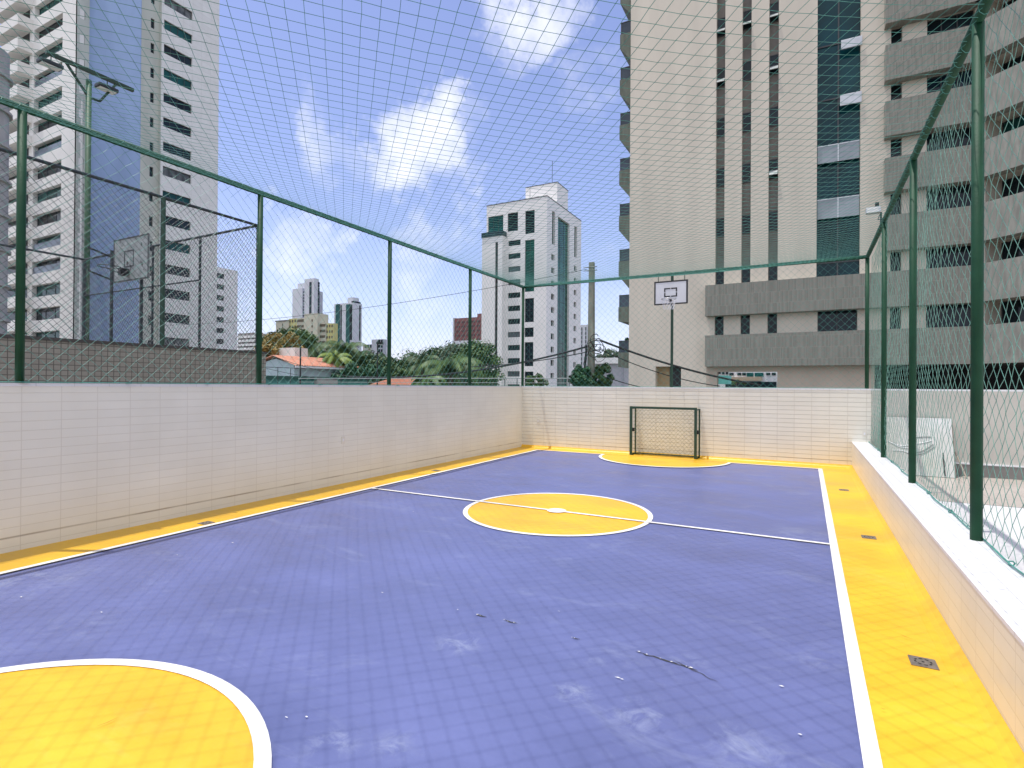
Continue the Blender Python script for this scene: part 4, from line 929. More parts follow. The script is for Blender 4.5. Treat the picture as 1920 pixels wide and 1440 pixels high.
a_ = onX(*p4(1180, 800), XD).y; b_ = onX(*p4(1285, 800), XD).y; zt2 = onX(*p4(1232, 540), XD).z
hs.append((a_-YD-.5, b_-YD-.5, -3.9, zt2, DG2, (3, 14)))
w0 = hX((1122, 852, 1152, 903), YD+.5); w2 = hX((1326, 958, 1350, 1002), YD+.5)
for k in range(13):
    z = w0[2]-perD*k
    if z > -3: hs.append((w0[0], w0[1], z, z+1.2, DGLASS, (2, 1)))
    z = w2[2]-perD*k
    if z > -3: hs.append((w2[0], w2[1], z, z+1.2, DGLASS, (2, 1)))
facade(D, WD, (XD, YD+.5), (0, 1), NX, yd1-YD-.5, -4, zD, hs, .5, .7)
MB().box(xd0, YD+.51, -4, XD-.75, yd1, zD-.4).build('core', WD, D)
rfm = MB(); rfm.box(xd0-.06, YD-.06, zD, XD+.06, YD+.25, zD+.16).box(XD-.25, YD+.25, zD, XD+.06, yd1, zD+.16); rfm.build('parapet_cap', mat('dark_flashing', (.1, .1, .11), .6), D)
# projecting left block with slot
xq0 = onY(*p4(497, 1000), YD-1.6).x; xq1 = onY(*p4(680, 1000), YD-1.6).x; zq1 = onY(*p4(590, 690), YD-1.6).z
s0, s1 = onY(*p4(615, 1000), YD-1.6).x, onY(*p4(640, 1000), YD-1.6).x; zs1 = onY(*p4(628, 738), YD-1.6).z
facade(D, WD, (xq0, YD-1.6), (1, 0), NY, xq1-xq0, -4, zq1, [(s0-xq0, s1-xq0, -3.8, zs1, glass('brown_slot_glass', (.05, .04, .045)), (1, 12))], .3, 1.595, 'bay_wall')
MB().box(xq0-.1, YD-1.75, zq1+.002, xq1+.1, YD-1.6, zq1+1.0).box(xq1-.05, YD-1.6, zq1+.002, xq1+.1, YD-.01, zq1+1.0).build('bay_railing', glass('dark_rail_glass', (.035, .06, .075)), D)
# roof box
XP_ = XD-.5; YP_ = onX(*p4(1175, 300), XP_).y; zP = onX(*p4(1175, 200), XP_).z; xp0 = onY(*p4(890, 300), YP_).x; yp1 = onX(*p4(1272, 300), XP_).y
MB().box(xp0, YP_, zD-.39, XP_, yp1, zP).build('roof_box', WD, D)
MB().box(xp0-.06, YP_-.06, zP, XP_+.06, yp1+.06, zP+.14).build('roof_cap', MATS['dark_flashing'], D)
b = MB(); pt = onY(*p4(1087, 195), YP_+.5); b.tube((pt.x, YP_+3, zP+.15), (pt.x, YP_+3, zP+6.0), .05, 6); pt = onY(*p4(930, 330), YD+.3); b.tube((pt.x, YD+.3, zD+.16), (pt.x, YD+.3, zD+2), .04, 6); b.build('antenna', GALV, D)

# ---------------------------------------------------------------- far skyline
def sided(pa, pb, Y):
    X = onY(pa, 650, Y).x; return max(1.5, onX(pb, 650, X).y-Y)
def farbox(t, X0_, X1_, Y0_, D_, z0, z1, m, nm='wall', cols=(), rows=0, zr=None, gm=DGLASS, wh=1.2, sidecols=()):
    MB().box(X0_, Y0_, z0, X1_, Y0_+D_, z1).build(nm, m, t)
    if rows:
        za, zb = zr; st = (zb-za)/rows
        for (c0, c1) in cols:
            b = MB()
            for k in range(rows): z = za+st*(k+.35); MB().box(c0, Y0_-.08, z, c1, Y0_-.01, z+wh).build('window', gm, t)
        for (c0, c1) in sidecols:
            for k in range(rows): z = za+st*(k+.35); MB().box(X1_+.01, c0, z, X1_+.08, c1, z+wh).build('window', gm, t)
def fx(px, Y): return onY(px, 650, Y).x
def fz(px, py, Y): return onY(px, py, Y).z
Y_ = 250.
E_ = thing('apartment_tower', 'distant pale stepped white tower, tallest on the left skyline above the yellow building', 'building', (fx(575, Y_), Y_, -4))
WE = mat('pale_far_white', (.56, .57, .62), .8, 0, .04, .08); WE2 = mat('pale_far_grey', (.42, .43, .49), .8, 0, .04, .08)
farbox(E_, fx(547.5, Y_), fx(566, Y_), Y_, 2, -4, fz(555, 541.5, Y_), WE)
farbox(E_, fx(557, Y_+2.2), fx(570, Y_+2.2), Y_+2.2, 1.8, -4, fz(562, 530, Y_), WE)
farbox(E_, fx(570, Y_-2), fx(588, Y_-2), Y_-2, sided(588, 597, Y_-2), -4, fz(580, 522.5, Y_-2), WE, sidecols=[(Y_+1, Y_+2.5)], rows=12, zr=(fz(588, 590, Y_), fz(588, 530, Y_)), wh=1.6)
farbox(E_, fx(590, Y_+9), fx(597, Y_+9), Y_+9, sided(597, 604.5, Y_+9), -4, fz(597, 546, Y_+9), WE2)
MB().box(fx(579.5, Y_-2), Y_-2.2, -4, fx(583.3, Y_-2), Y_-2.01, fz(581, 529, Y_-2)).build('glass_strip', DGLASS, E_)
for k in range(9): 
    z = fz(569, 550+k*5.5, Y_); MB().box(fx(568.2, Y_), Y_-.2, z, fx(569.7, Y_), Y_-.01, z+1.3).build('window', DGLASS, E_)
Y_ = 175.
F_ = thing('apartment_tower', 'slim white tower with two teal glass strips rising above the palms', 'building', (fx(650, Y_), Y_, -4))
zf = fz(640, 569, Y_)
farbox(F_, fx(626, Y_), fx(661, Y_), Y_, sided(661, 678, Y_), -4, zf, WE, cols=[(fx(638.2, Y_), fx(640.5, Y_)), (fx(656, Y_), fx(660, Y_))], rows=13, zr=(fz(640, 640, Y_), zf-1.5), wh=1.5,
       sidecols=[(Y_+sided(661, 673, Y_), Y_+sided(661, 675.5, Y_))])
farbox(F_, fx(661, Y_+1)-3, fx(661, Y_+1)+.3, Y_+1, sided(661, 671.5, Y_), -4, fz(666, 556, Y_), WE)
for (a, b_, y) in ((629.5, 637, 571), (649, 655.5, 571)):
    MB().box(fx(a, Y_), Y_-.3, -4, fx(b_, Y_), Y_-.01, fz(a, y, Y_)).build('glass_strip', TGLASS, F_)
MB().box(fx(655, Y_), Y_+1, zf, fx(660, Y_), Y_+5, fz(657, 564, Y_)).build('roof_tank', DGLASS, F_)
Y_ = 140.
G_ = thing('apartment_block', 'wide cream and yellow apartment block behind the palms below the pale towers', 'building', (fx(570, Y_), Y_, -4))
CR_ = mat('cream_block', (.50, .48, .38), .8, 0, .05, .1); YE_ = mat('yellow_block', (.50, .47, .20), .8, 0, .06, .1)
BR = mat('brown_window', (.10, .08, .05), .6)
segs = [(517, 541, 603.5, CR_, 0), (541, 556, 598, YE_, 1), (556.2, 570, 597, CR_, 2), (570, 595, 589, CR_, 3), (595, 611, 606, CR_, 1), (611, 625, 607, YE_, 1)]
for i, (a, b_, y, m, kd) in enumerate(segs):
    yy = Y_+(0, .4, 0, -1, .2, .5)[i]
    MB().box(fx(a, yy), yy, -4, fx(b_, yy), yy+(5 if i < 5 else 2), fz(a, y, yy)).build('wall', m, G_)
    if kd in (1, 2):
        for k in range(6):
            z = fz(a, y+7+k*10.5, yy)
            if kd == 2 or (i == 4): MB().box(fx(a+.8, yy), yy-.1, z, fx(b_-1, yy), yy-.01, z+.9).build('window', BR, G_)
            else:
                for q in range(3): w_ = (b_-a)/3; MB().box(fx(a+1+q*w_, yy), yy-.1, z, fx(a+q*w_+w_*.72, yy), yy-.01, z+.9).build('window', BR, G_)
    if kd == 3:
        for k in range(5): z = fz(585, y+14+k*11, yy); MB().box(fx(584, yy), yy-.1, z, fx(586, yy), yy-.01, z+.8).build('window', BR, G_)
        MB().box(fx(566, yy), yy+2, fz(566, 597, yy), fx(570-.2, yy), yy+4, fz(566, 594, yy)).build('roof_box', YE_, G_)
    if kd == 0: MB().box(fx(529, yy), yy-.1, fz(529, 640, yy), fx(530, yy), yy-.01, fz(529, 607, yy)).build('window', BR, G_)
MB().box(fx(517, Y_)-.2, Y_-.3, fz(517, 603.5, Y_), fx(541, Y_), Y_-.01, fz(517, 601.5, Y_)).build('parapet', mat('dark_eave', (.12, .11, .1), .8), G_)
Y_ = 120.
H_ = thing('apartment_block', 'small grey apartment building with a taller right end beside the slim dark light pole', 'building', (fx(703, Y_), Y_, -4))
MB().box(fx(680, Y_), Y_, -4, fx(704, Y_), Y_+1.5, fz(690, 646, Y_)).build('wall', mat('grey_cream', (.42, .42, .38), .8), H_)
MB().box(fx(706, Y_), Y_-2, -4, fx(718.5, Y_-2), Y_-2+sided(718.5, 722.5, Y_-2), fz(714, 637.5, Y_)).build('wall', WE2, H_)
for k in range(4):
    for (a, b_) in ((709, 713), (714.5, 717.5)):
        z = fz(a, 643+k*9, Y_-2); MB().box(fx(a, Y_-2), Y_-2.1, z, fx(b_, Y_-2), Y_-2.01, z+.9).build('window', DGLASS, H_)
for k in range(4): z = fz(690, 652, Y_); MB().box(fx(684+k*5, Y_), Y_-.1, z, fx(687+k*5, Y_), Y_-.01, z+.9).build('window', DGLASS, H_)
Y_ = 190.
I_ = thing('apartment_block', 'dark red apartment block with a white side wall left of the white tower', 'building', (fx(875, Y_), Y_, -4))
RD = mat('dark_red_wall', (.21, .085, .085), .8, 0, .12, .1)
MB().box(fx(852, Y_), Y_, fz(870, 640, Y_), fx(905, Y_), Y_+14, fz(870, 596, Y_)).build('wall', RD, I_)
MB().box(fx(850, Y_), Y_-.5, -4, fx(851.9, Y_), Y_+14, fz(851, 596, Y_)).build('side_wall', WE, I_)
MB().box(fx(852.1, Y_), Y_-.8, fz(870, 646, Y_), fx(905, Y_), Y_-.01, fz(870, 639, Y_)).build('white_band', WE, I_)
MB().box(fx(852.1, Y_), Y_+.3, -4, fx(905, Y_), Y_+13, fz(870, 646.1, Y_)).build('base_wall', WE2, I_)
MB().box(fx(892, Y_), Y_+1, fz(895, 596, Y_), fx(906, Y_), Y_+9, fz(895, 587.5, Y_)).build('roof_box', RD, I_)
BRW = mat('dark_red_window', (.09, .045, .05), .6)
for k in range(5):
    for q in range(5):
        z = fz(860, 606+k*8.3, Y_); x = fx(855.5+q*9.5, Y_); MB().box(x, Y_-.1, z, fx(862+q*9.5, Y_), Y_-.01, z+.7).build('window', BRW, I_)
Y_ = 160.
J_ = thing('apartment_block', 'low distant block with white ledges seen past the cage corner post', 'building', (fx(470, Y_), Y_, -4))
MB().box(fx(446, Y_), Y_, -4, fx(486, Y_), Y_+2, fz(470, 624, Y_)).build('wall', mat('dull_brown_wall', (.22, .2, .2), .8), J_)
MB().box(fx(485, Y_), Y_-1, -4, fx(494, Y_), Y_+2, fz(490, 626, Y_)).build('wall', mat('orange_buff_wall', (.45, .36, .28), .8), J_)
for k in range(4): z = fz(460, 634+k*7.5, Y_); MB().box(fx(446, Y_), Y_-.7, z, fx(484, Y_), Y_-.01, z+1.0).build('ledge', WHITE, J_)
Y_ = 170.
Q_ = thing('apartment_block', 'distant pale tower squeezed between the white tower and the concrete pole', 'building', (fx(1097, Y_), Y_, -4))
MB().box(fx(1080, Y_), Y_, -4, fx(1101, Y_), Y_+5, fz(1095, 609, Y_)).build('wall', WE, Q_)
for k in range(10):
    z = fz(1095, 620+k*8, Y_)
    for a in (1090, 1097.5): MB().box(fx(a, Y_), Y_-.1, z, fx(a+1.6, Y_), Y_-.01, z+1.1).build('window', DGLASS, Q_)
Y_ = 75.
S_ = thing('low_house', 'low white flat roofed house between the concrete pole and the beige tower', 'building', (fx(1150, Y_), Y_, -4))
MB().box(fx(1112, Y_), Y_, -4, fx(1185, Y_), Y_+10, fz(1150, 682, Y_)).build('wall', mat('lilac_white', (.48, .48, .54), .8), S_)
MB().box(fx(1110, Y_), Y_-.6, fz(1150, 681.9, Y_), fx(1187, Y_), Y_+10, fz(1150, 671, Y_)).build('parapet', WHITE, S_)
MB().box(fx(1166, Y_), Y_-.15, -4, fx(1169, Y_), Y_-.01, fz(1150, 684, Y_)).build('downpipe', WE2, S_)
MB().box(fx(1137, Y_), Y_-.1, fz(1137, 690, Y_), fx(1139.5, Y_), Y_-.01, fz(1137, 684, Y_)).build('window', DGLASS, S_)
# building seen through the ground floor opening
Y_ = 78.
T_ = thing('shop_building', 'white and teal building seen through the opening under the beige tower', 'building', (fx(1400, Y_), Y_, -4))
MB().box(fx(1335, Y_), Y_, -4, fx(1470, Y_), Y_+10, 9).build('wall', WHITE, T_)
MB().box(fx(1366, Y_), Y_-.3, fz(1400, 714, Y_), fx(1429, Y_), Y_-.01, fz(1400, 707, Y_)).build('tan_panel', mat('tan_panel', (.5, .38, .26), .8), T_)
for (a, b_, c_, d_, m) in ((1344, 1352, 697, 701, DGLASS), (1354, 1359, 697, 702, DGLASS), (1361, 1366, 697, 702, DGLASS), (1368, 1376, 699, 704, DGLASS), (1383, 1390, 699, 704, DGLASS), (1392, 1399, 699, 704, DGLASS), (1400.5, 1413, 699, 706, TGLASS), (1415.5, 1432, 699, 706, TGLASS), (1437, 1444.5, 699, 703.5, DGLASS), (1447.5, 1455, 699, 703.5, DGLASS)):
    MB().box(fx(a, Y_), Y_-.12, fz(a, d_, Y_), fx(b_, Y_), Y_-.015, fz(a, c_, Y_)).build('window', m, T_)
MB().box(fx(1365, Y_), Y_-2.5, fz(1400, 735, Y_), fx(1458, Y_), Y_-.31, fz(1400, 716, Y_)).build('shopfront', DGLASS, T_)
Y_ = 60.
cn = MB(); cn.box(fx(1342, Y_), Y_, fz(1342, 720, Y_), fx(1365, Y_), Y_+3, fz(1342, 704, Y_)); 
cn.build('awning', mat('teal_canvas', (.16, .55, .48), .7), T_)

# house with the orange tiled roof
ZE = None
XH = -37.; yh0 = onX(552, 690, XH).y
ROOF = mat('orange_roof_tile', (.42, .15, .085), .8, 0, .25, 1.2, bump=.8, bscale=5, stretch=(1, 5, 1), col2=(.60, .30, .20))
HWAL = mat('pale_blue_wall', (.42, .52, .56), .8, 0, .08, .4)
hy1 = onX(668, 690, XH).y; ze = onX(600, 685.5, XH).z
pk = onY(517, 667, yh0); xr = pk.x; zr_ = pk.z
xw = onY(497, 690, yh0).x-1.5
t = thing('house', 'pale blue house with an orange clay tiled roof beyond the left wall', 'house', ((XH+xw)/2, (yh0+hy1)/2, -4))
MB().box(xw, yh0, -4, XH, hy1, ze).build('wall', HWAL, t)
ry1 = onX(612, 670, xr).y
ridge_a = Vector((xr, yh0-.1, zr_)); ridge_b = Vector((xr, min(ry1, hy1-2), zr_))
gb = MB(); gb.v = [(xw, yh0, ze), (XH, yh0, ze), (xr, yh0, zr_-.25), (xw, yh0+.2, ze), (XH, yh0+.2, ze), (xr, yh0+.2, zr_-.25)]; gb.f = [(0, 1, 2), (3, 5, 4), (0, 2, 5, 3), (2, 1, 4, 5)]; gb.build('gable', HWAL, t)
# tiled slopes as corrugated strips
def slope(nm, A0, A1, B0, B1, n, amp=.07):
    """surface between eave A0-A1 and ridge B0-B1 with n rolls"""
    A0, A1, B0, B1 = map(Vector, (A0, A1, B0, B1)); b = MB(); nr = ((A1-A0).cross(B0-A0)).normalized()
    if nr.z < 0: nr = -nr
    m_ = n*4
    for i in range(m_+1):
        u = i/m_; w_ = nr*(amp*abs(math.sin(math.pi*u*n)))
        for j in range(9): v = j/8; P = (A0+(A1-A0)*u)*(1-v)+(B0+(B1-B0)*u)*v+w_+nr*(.02*(j % 2)); b.v.append(tuple(P))
    for i in range(m_):
        for j in range(8): k = i*9+j; b.f.append((k, k+9, k+10, k+1))
    o = b.build(nm, ROOF, t); 
    return o
eo = .5; zeo = ze-.12
slope('roof', (XH+eo, yh0-.3, zeo), (XH+eo, hy1+eo, zeo), (xr, yh0-.3, zr_), tuple(ridge_b), 30)
slope('roof', (xw-eo, yh0-.3, zeo), (xw-eo, hy1+eo, zeo), (xr, yh0-.3, zr_), tuple(ridge_b), 30)
slope('roof', (XH+eo, hy1+eo, zeo), (xw-eo, hy1+eo, zeo), tuple(ridge_b), (ridge_b.x-.05, ridge_b.y, ridge_b.z), 20)
MB().box(XH+eo-.05, yh0-.3, zeo-.16, XH+eo+.02, hy1+eo, zeo-.01).build('eave_board', WHITE, t)
ch0 = onX(527, 672, XH-3).y; 
bx_ = MB().box(XH-5.4, onX(553, 660, XH-3).y, ze+.2, XH-3., onX(577, 660, XH-3).y, onX(565, 652.5, XH-3).z); bx_.build('tank_box', mat('off_white_tank', (.76, .75, .71), .8, 0, .08, 2), t)
MB().box(xw-2, yh0+.4, -4, xw-.1, hy1, ze-.8).build('side_wall', HWAL, t)
MB().box(XH-.01, onX(634, 700, XH).y, onX(634, 703, XH).z, XH+.35, onX(641, 700, XH).y, onX(634, 700.5, XH).z).build('wall_lamp', WHITE, t)
# teal shed roof low behind the wall
pz = onX(600, 706.5, -24).z
t = thing('shed', 'low teal green shed whose top edge shows just over the left wall', 'shed', (-26, 20, -4))
y0_, y1_ = onX(500, 712, -24).y, onX(690, 712, -24).y
MB().box(-27, y0_-4, -4, -24, y1_, pz-.15).build('wall', mat('teal_wall', (.10, .30, .28), .7, 0, .15, 1), t)
MB().box(-27.2, y0_-4.1, pz-.15, -23.8, y1_+.1, pz).build('roof', mat('dark_green_roof', (.03, .10, .08), .6, 0, .2, 1), t)
MB().box(-23.99, onX(589, 712, -24).y, -1, -23.7, onX(626, 712, -24).y, onX(600, 711, -24).z).build('grey_panel', CONC, t)
t = thing('low_house', 'low house with an orange tiled roof just showing over the wall among the palms', 'house', (-34, 40, -4))
a_, b_ = atd(708, 716, 46), atd(775, 716, 46)
MB().box(min(a_.x, b_.x)-.5, a_.y, -4, max(a_.x, b_.x)+1.5, a_.y+6, a_.z-.5).build('wall', HWAL, t)
ROOFO = ROOF
sb = MB(); x0_, x1_ = fx(697, a_.y), fx(790, a_.y)
for i in range(40):
    u0, u1 = x0_+(x1_-x0_)*i/40, x0_+(x1_-x0_)*(i+1)/40; zt__ = fz(740, 708.5, a_.y+2); ze__ = fz(740, 724, a_.y)
    sb.poly([(u0, a_.y-.5, ze__), ((u0+u1)/2, a_.y-.5, ze__+.09), ((u0+u1)/2, a_.y+3, zt__+.09), (u0, a_.y+3, zt__)]); sb.poly([((u0+u1)/2, a_.y-.5, ze__+.09), (u1, a_.y-.5, ze__), (u1, a_.y+3, zt__), ((u0+u1)/2, a_.y+3, zt__+.09)])
sb.build('roof', ROOF, t)

# ---------------------------------------------------------------- street pole, cables, railings
YPo = 24.; px_ = onY(1109, 600, YPo).x; ztp = onY(1109, 492, YPo).z
t = thing('utility_pole', 'weathered concrete utility pole with a tangle of black cables', 'utility pole', (px_, YPo, -4))
po = MB(); po.v = []
for z, hw, hd in ((-4, .19, .14), (ztp, .115, .1)):
    po.v += [(px_-hw, YPo-hd, z), (px_+hw, YPo-hd, z), (px_+hw, YPo+hd, z), (px_-hw, YPo+hd, z)]
po.f = [(0, 1, 5, 4), (1, 2, 6, 5), (2, 3, 7, 6), (3, 0, 4, 7), (4, 5, 6, 7)]
po.build('shaft', mat('weathered_pole', (.24, .24, .19), .9, 0, .22, 2, stretch=(3, 3, .6), bump=.3, bscale=12), t, bevel=.015)
zc_ = onY(1109, 655, YPo).z
b = MB(); rn = random.Random(9)
for k in range(9):
    c = Vector((px_+.25+rn.uniform(0, .35), YPo-.2+rn.uniform(-.2, .2), zc_+rn.uniform(-.3, .45))); r1, r2 = rn.uniform(.16, .42), rn.uniform(.15, .4); ph = rn.uniform(0, 6)
    b.path([c+Vector((r1*math.cos(ph+i*.35), .12*math.sin(i*.8), r2*math.sin(ph+i*.35))) for i in range(int(rn.uniform(10, 19)))], rn.uniform(.01, .022), 5)
for k in range(8):
    z0 = zc_+rn.uniform(-.1, .3); b.path([(px_-.22+rn.uniform(-.05, .2), YPo-.2, z0), (px_-.2+rn.uniform(-.1, .1), YPo-.24, z0-.6), (px_-.1+rn.uniform(-.25, .1), YPo-.22, z0-1.3), (px_-.15+rn.uniform(-.2, .3), YPo-.22, z0-2.3)], rn.uniform(.01, .02), 5)
b.build('cable_tangle', BLACK, t)
b = MB(); 
for z in (ztp-.25, ztp-.4): b.tube((px_-.35, YPo-.15, z), (px_+.3, YPo-.15, z), .02, 5)
b.build('crossarm', GALV, t)
def cable(label, P0, P1, sag, r=.012, group='cables strung from the utility pole'):
    P0 = Vector(P0); P1 = Vector(P1); b = MB()
    b.path([P0+(P1-P0)*(i/24)-Vector((0, 0, sag*4*(i/24)*(1-i/24))) for i in range(25)], r, 5)
    o = b.build('cable', BLACK); tag(o, label, 'cable', group); return o
cable('thick black cable running left from the utility pole and dipping behind the wall', onY(1100, 650, YPo-.2), atd(655, 706, 30), .5, .045)
cable('thin cable running left from the pole below the thick one', onY(1100, 660, YPo-.2), atd(880, 688, 26), .12, .022)
cable('thick black cable sloping down right from the pole past the beige tower', onY(1125, 638, YPo-.2), atd(1425, 722, 27), .22, .05)
cable('thin black cable sloping down right below the thick one towards the niche', onY(1125, 655, YPo-.2), atd(1350, 724, 27), .25, .022)
cable('lowest thin cable dropping right from the pole foot past the low white house', onY(1140, 708, YPo-.2), atd(1215, 728, 26), .05, .022)
cable('thin high wire running left from the top of the utility pole across the sky', onY(1100, 505, YPo-.2), atd(300, 610, 40), .55, .012)
cable('thin cable sloping across the pale blue house wall', atd(498, 662, 28), atd(700, 712, 26), .2, .014, 'cables crossing in front of the pale blue house')
cable('second thin cable lower on the pale blue house wall', atd(498, 690, 28), atd(640, 712, 26), .1, .012, 'cables crossing in front of the pale blue house')
# railing along the street side
RL = mat('dark_railing', (.05, .055, .06), .5, .2)
YR = 14.2
t = thing('railing', 'thin grey pipe railing just visible over the left and end walls', 'railing', (fx(800, YR), YR, 0))
x0_, x1_ = fx(560, YR), fx(1070, YR); zr0 = fz(800, 709.5, YR)
MB().tube((x0_, YR, zr0), (x1_, YR, zr0), .014, 6).tube((x0_, YR, zr0-.13), (x1_, YR, zr0-.13), .008, 6).build('top_rail', mat('pale_pipe', (.3, .33, .33), .5), t)
for px in (640, 690, 790, 880, 947, 970, 1019, 1068): MB().tube((fx(px, YR), YR, 0), (fx(px, YR), YR, zr0), .012, 6).build('post', RL, t)
ylr = onX(521, 690, -20).y
t = thing('railing', 'dark pipe railing crossing in front of the pale blue house', 'railing', (-20, ylr, -1))
zz_ = onX(521, 689, -20).z
MB().tube((-20, onX(497, 689, -20).y, zz_), (-20, onX(572, 689, -20).y, zz_), .015, 6).build('top_rail', RL, t)
for px in (521, 545): MB().tube((-20, onX(px, 689, -20).y, -4), (-20, onX(px, 689, -20).y, zz_), .015, 6).build('post', RL, t)
for px, py, lb in ((563.5, 648, 'slim black post with a plain top in front of the orange roof'), (708, 640, 'slim black lamp post with a small bracket lamp in front of the trees')):
    P = onX(px, py, -19); t = thing('lamp_post', lb, 'post', (P.x, P.y, -4))
    MB().tube((P.x, P.y, -4), (P.x, P.y, P.z), .032, 8).build('pole', BLACK, t)
    if px > 600: MB().box(P.x-.05, P.y-.05, P.z-.14, P.x+.05, P.y+.38, P.z-.02).build('lamp_head', BLACK, t); MB().box(P.x-.04, P.y+.1, P.z-.17, P.x+.04, P.y+.34, P.z-.141).build('lens', WHITE, t)
    else: MB().tube((P.x, P.y, P.z), (P.x, P.y, P.z+.05), .045, 8).build('cap', BLACK, t)

# ---------------------------------------------------------------- trees
def tree(label, px, py, D_, rx, rz, n, col, leaf=.3, seed=1, group='broadleaf trees beyond the walls', cat='tree'):
    c = atd(px, py, D_); rn = random.Random(seed)
    t = thing('broadleaf_tree', label, cat, (c.x, c.y, -4), group)
    b = MB(); r0 = .05*rx+.1
    b.path([(c.x+.2*rn.uniform(-1, 1), c.y, -4), (c.x, c.y, (c.z-4)/2-1), (c.x+.1, c.y, c.z-rz*.5)], [r0, r0*.8, r0*.6], 8)
    for k in range(7):
        q = k*.9+rn.uniform(-.2, .2); b.path([(c.x, c.y, c.z-rz*.75), (c.x+rx*.35*math.cos(q), c.y+rx*.35*math.sin(q), c.z-rz*.2), (c.x+rx*.75*math.cos(q), c.y+rx*.75*math.sin(q), c.z+rz*rn.uniform(0, .4))], [r0*.5, r0*.3, .04], 6)
    b.build('trunk', BARK, t)
    add_crown(t, c, rx, rz, n, leaf, col, rn)
    return t
def palm(label, px, py, D_, L=3.2, nf=20, col=None, seed=1, yaw=0):
    c = atd(px, py, D_); rn = random.Random(seed); t = thing('palm_tree', label, 'palm tree', (c.x, c.y, -4), 'coconut palms beyond the walls')
    b = MB(); lean = rn.uniform(-.8, .8)
    pts = [(c.x+lean*(1-i/8)**2, c.y, -4+(c.z+4)*i/8) for i in range(9)]; b.path(pts, [.2-.009*i for i in range(9)], 8); b.build('trunk', mat('palm_trunk', (.17, .14, .11), .9, 0, .2, 5), t)
    v = []; f = []
    fr = MB()
    for k in range(nf):
        q = k*2.4+rn.uniform(-.2, .2); up_ = rn.uniform(-.15, 1.15) if k > nf*.3 else rn.uniform(-.5, .3); l = L*rn.uniform(.8, 1.1); pts = []
        P = c.copy(); ang = up_; ns = 12
        for i in range(ns+1):
            pts.append(P.copy()); P = P+Vector((math.cos(q)*math.cos(ang), math.sin(q)*math.cos(ang), math.sin(ang)))*(l/ns); ang -= (.13+.1*i/ns)
        fr.path(pts, [.03*(1-i/ns*.85) for i in range(ns+1)], 4)
        for i in range(1, ns+1):
            a = pts[i-1]; bb_ = pts[i]; d = (bb_-a).normalized(); side = d.cross(Vector((0, 0, 1))).normalized(); ll = L*.22*math.sin(math.pi*(i/ns*.86+.1))+.06
            for s in (1, -1):
                for h in (0, .25, .5, .75):
                    O_ = a+(bb_-a)*h; e = (side*s*.78+d*.42+Vector((0, 0, -.55-rn.uniform(0, .35)))).normalized()*ll*rn.uniform(.85, 1.1); wv = d*.024
                    kk = len(fr.v); fr.v += [tuple(O_-wv), tuple(O_+wv), tuple(O_+e*.6+wv*.8), tuple(O_+e), tuple(O_+e*.6-wv*.8)]; fr.f.append((kk, kk+1, kk+2, kk+3, kk+4))
    fr.build('crown', col or G2, t); return t
tree('broad dark green umbrella crowned tree below the yellow block', 548, 640, 75, 3.8, 1.3, 5200, G2, .22, 3)
tree('tree with orange and yellow blossom left of the white tank box', 527, 654, 52, 1.9, 1.3, 3400, G3, .16, 4)
tree('orange tinged leafy tree at the far left behind the tiled roof', 503, 668, 50, 1.3, 1.3, 2200, G3, .15, 5)
tree('dark rounded tree behind the right end of the tiled roof', 628, 692, 62, 3.0, 2.1, 5200, G1, .2, 6)
tree('dense dark tree between the lamp post and the fence post', 697, 704, 58, 3.4, 2.1, 5600, G1, .2, 7)
tree('mid green bushy tree directly right of the lamp post', 742, 712, 66, 3.0, 2.4, 4600, G1, .2, 8)
tree('grey green tree on the low skyline in the gap right of the second fence post', 775, 706, 80, 4.2, 3.0, 5400, G6, .24, 9)
tree('tall loose grey green tree under the red block', 862, 693, 60, 3.2, 2.5, 6200, G6, .18, 10)
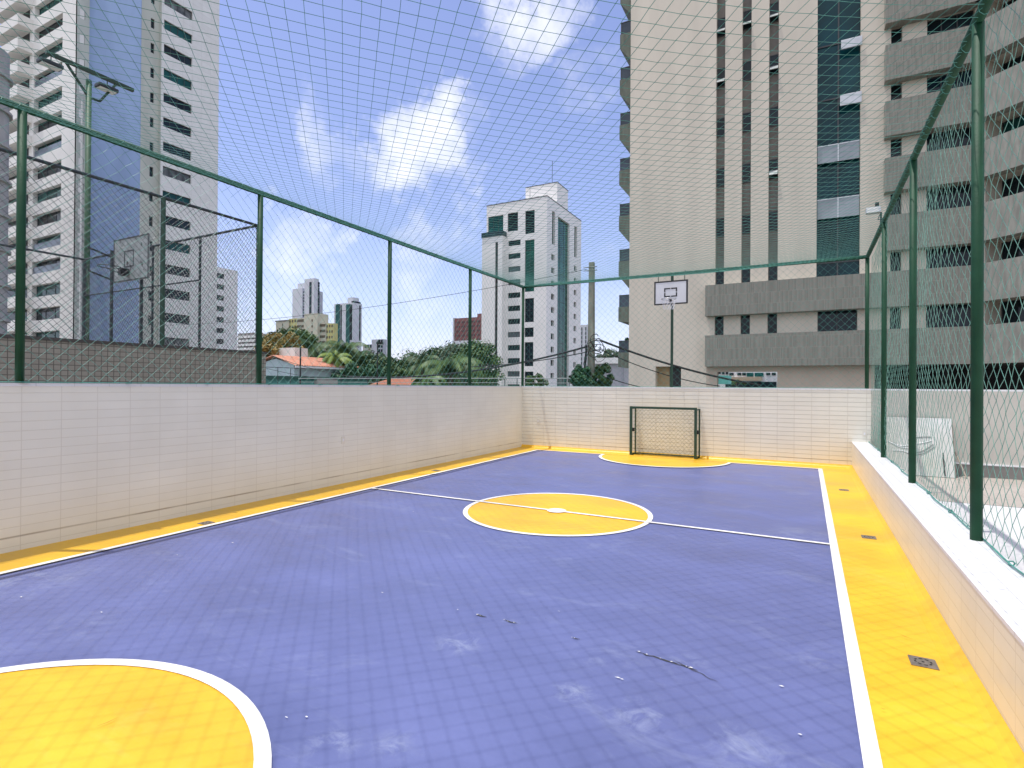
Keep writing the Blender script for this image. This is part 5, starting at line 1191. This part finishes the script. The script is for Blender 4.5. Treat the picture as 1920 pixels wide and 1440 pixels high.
tree('wide mid green tree beside the base of the white tower', 893, 694, 55, 2.6, 2.7, 5200, G2, .18, 11)
tree('green tree left of the big palm crown', 822, 694, 70, 3.2, 2.6, 4800, G1, .2, 12)
tree('pale low tree above the low house behind the cables', 1150, 672, 110, 4.0, 1.6, 1800, G6, .3, 13)
tree('low dark tree behind the low orange roof', 675, 712, 50, 2.6, 1.5, 3200, G5, .18, 21)
tree('low green tree in front of the grey end of the small block', 765, 716, 52, 2.6, 1.0, 2600, G2, .16, 22)
palm('palm with upright fronds in front of the yellow block', 583, 652, 60, 3.3, 20, G1, 1)
palm('palm crown overlapping the left side of the slim teal striped tower', 648, 655, 58, 3.4, 22, G2, 2)
palm('bright yellow green palm at the right end of the tiled roof', 628, 672, 50, 2.2, 20, G4, 3)
palm('darker palm below the slim teal striped tower', 668, 672, 60, 3.0, 20, G1, 4)
palm('big palm with long arching fronds right of the second fence post', 845, 692, 34, 2.9, 24, G2, 5)
palm('palm behind the big arching one, nearer the second fence post', 793, 683, 50, 2.8, 20, G1, 6)
palm('low palm with drooping pale fronds at the foot of the third fence post', 800, 712, 32, 1.6, 18, G2, 7)
palm('small palm on the skyline above the low orange roof', 757, 692, 70, 2.2, 16, G1, 8)
shrub('ivy_bush', 'dark green ivy bush climbing the foot of the utility pole, left clump', atd(1090, 708, 25), .5, .5, 2600, G5, .085, 'bush', 14)
shrub('ivy_bush', 'olive and dark green bush hugging the right side of the utility pole foot', atd(1129, 708, 25.3), .52, .55, 2600, G1, .085, 'bush', 15)
shrub('garden_shrub', 'small spiky garden shrub at the foot of the white tower', atd(1005, 714, 40), .9, .45, 1500, G2, .1, 'shrub', 16)
shrub('garden_shrub', 'low dark shrub left of the white tower base in front of the palms', atd(865, 716, 38), 1.4, .5, 1800, G5, .12, 'shrub', 17)
shrub('garden_shrub', 'small green shrub seen through the opening under the beige tower', atd(1382, 718, 62), .9, .3, 700, G2, .14, 'shrub', 18)
tag(MB().poly([(0,0,-50),(0.1,0,-50),(0,.1,-50)]).build('tmp', WHITE)) if False else None
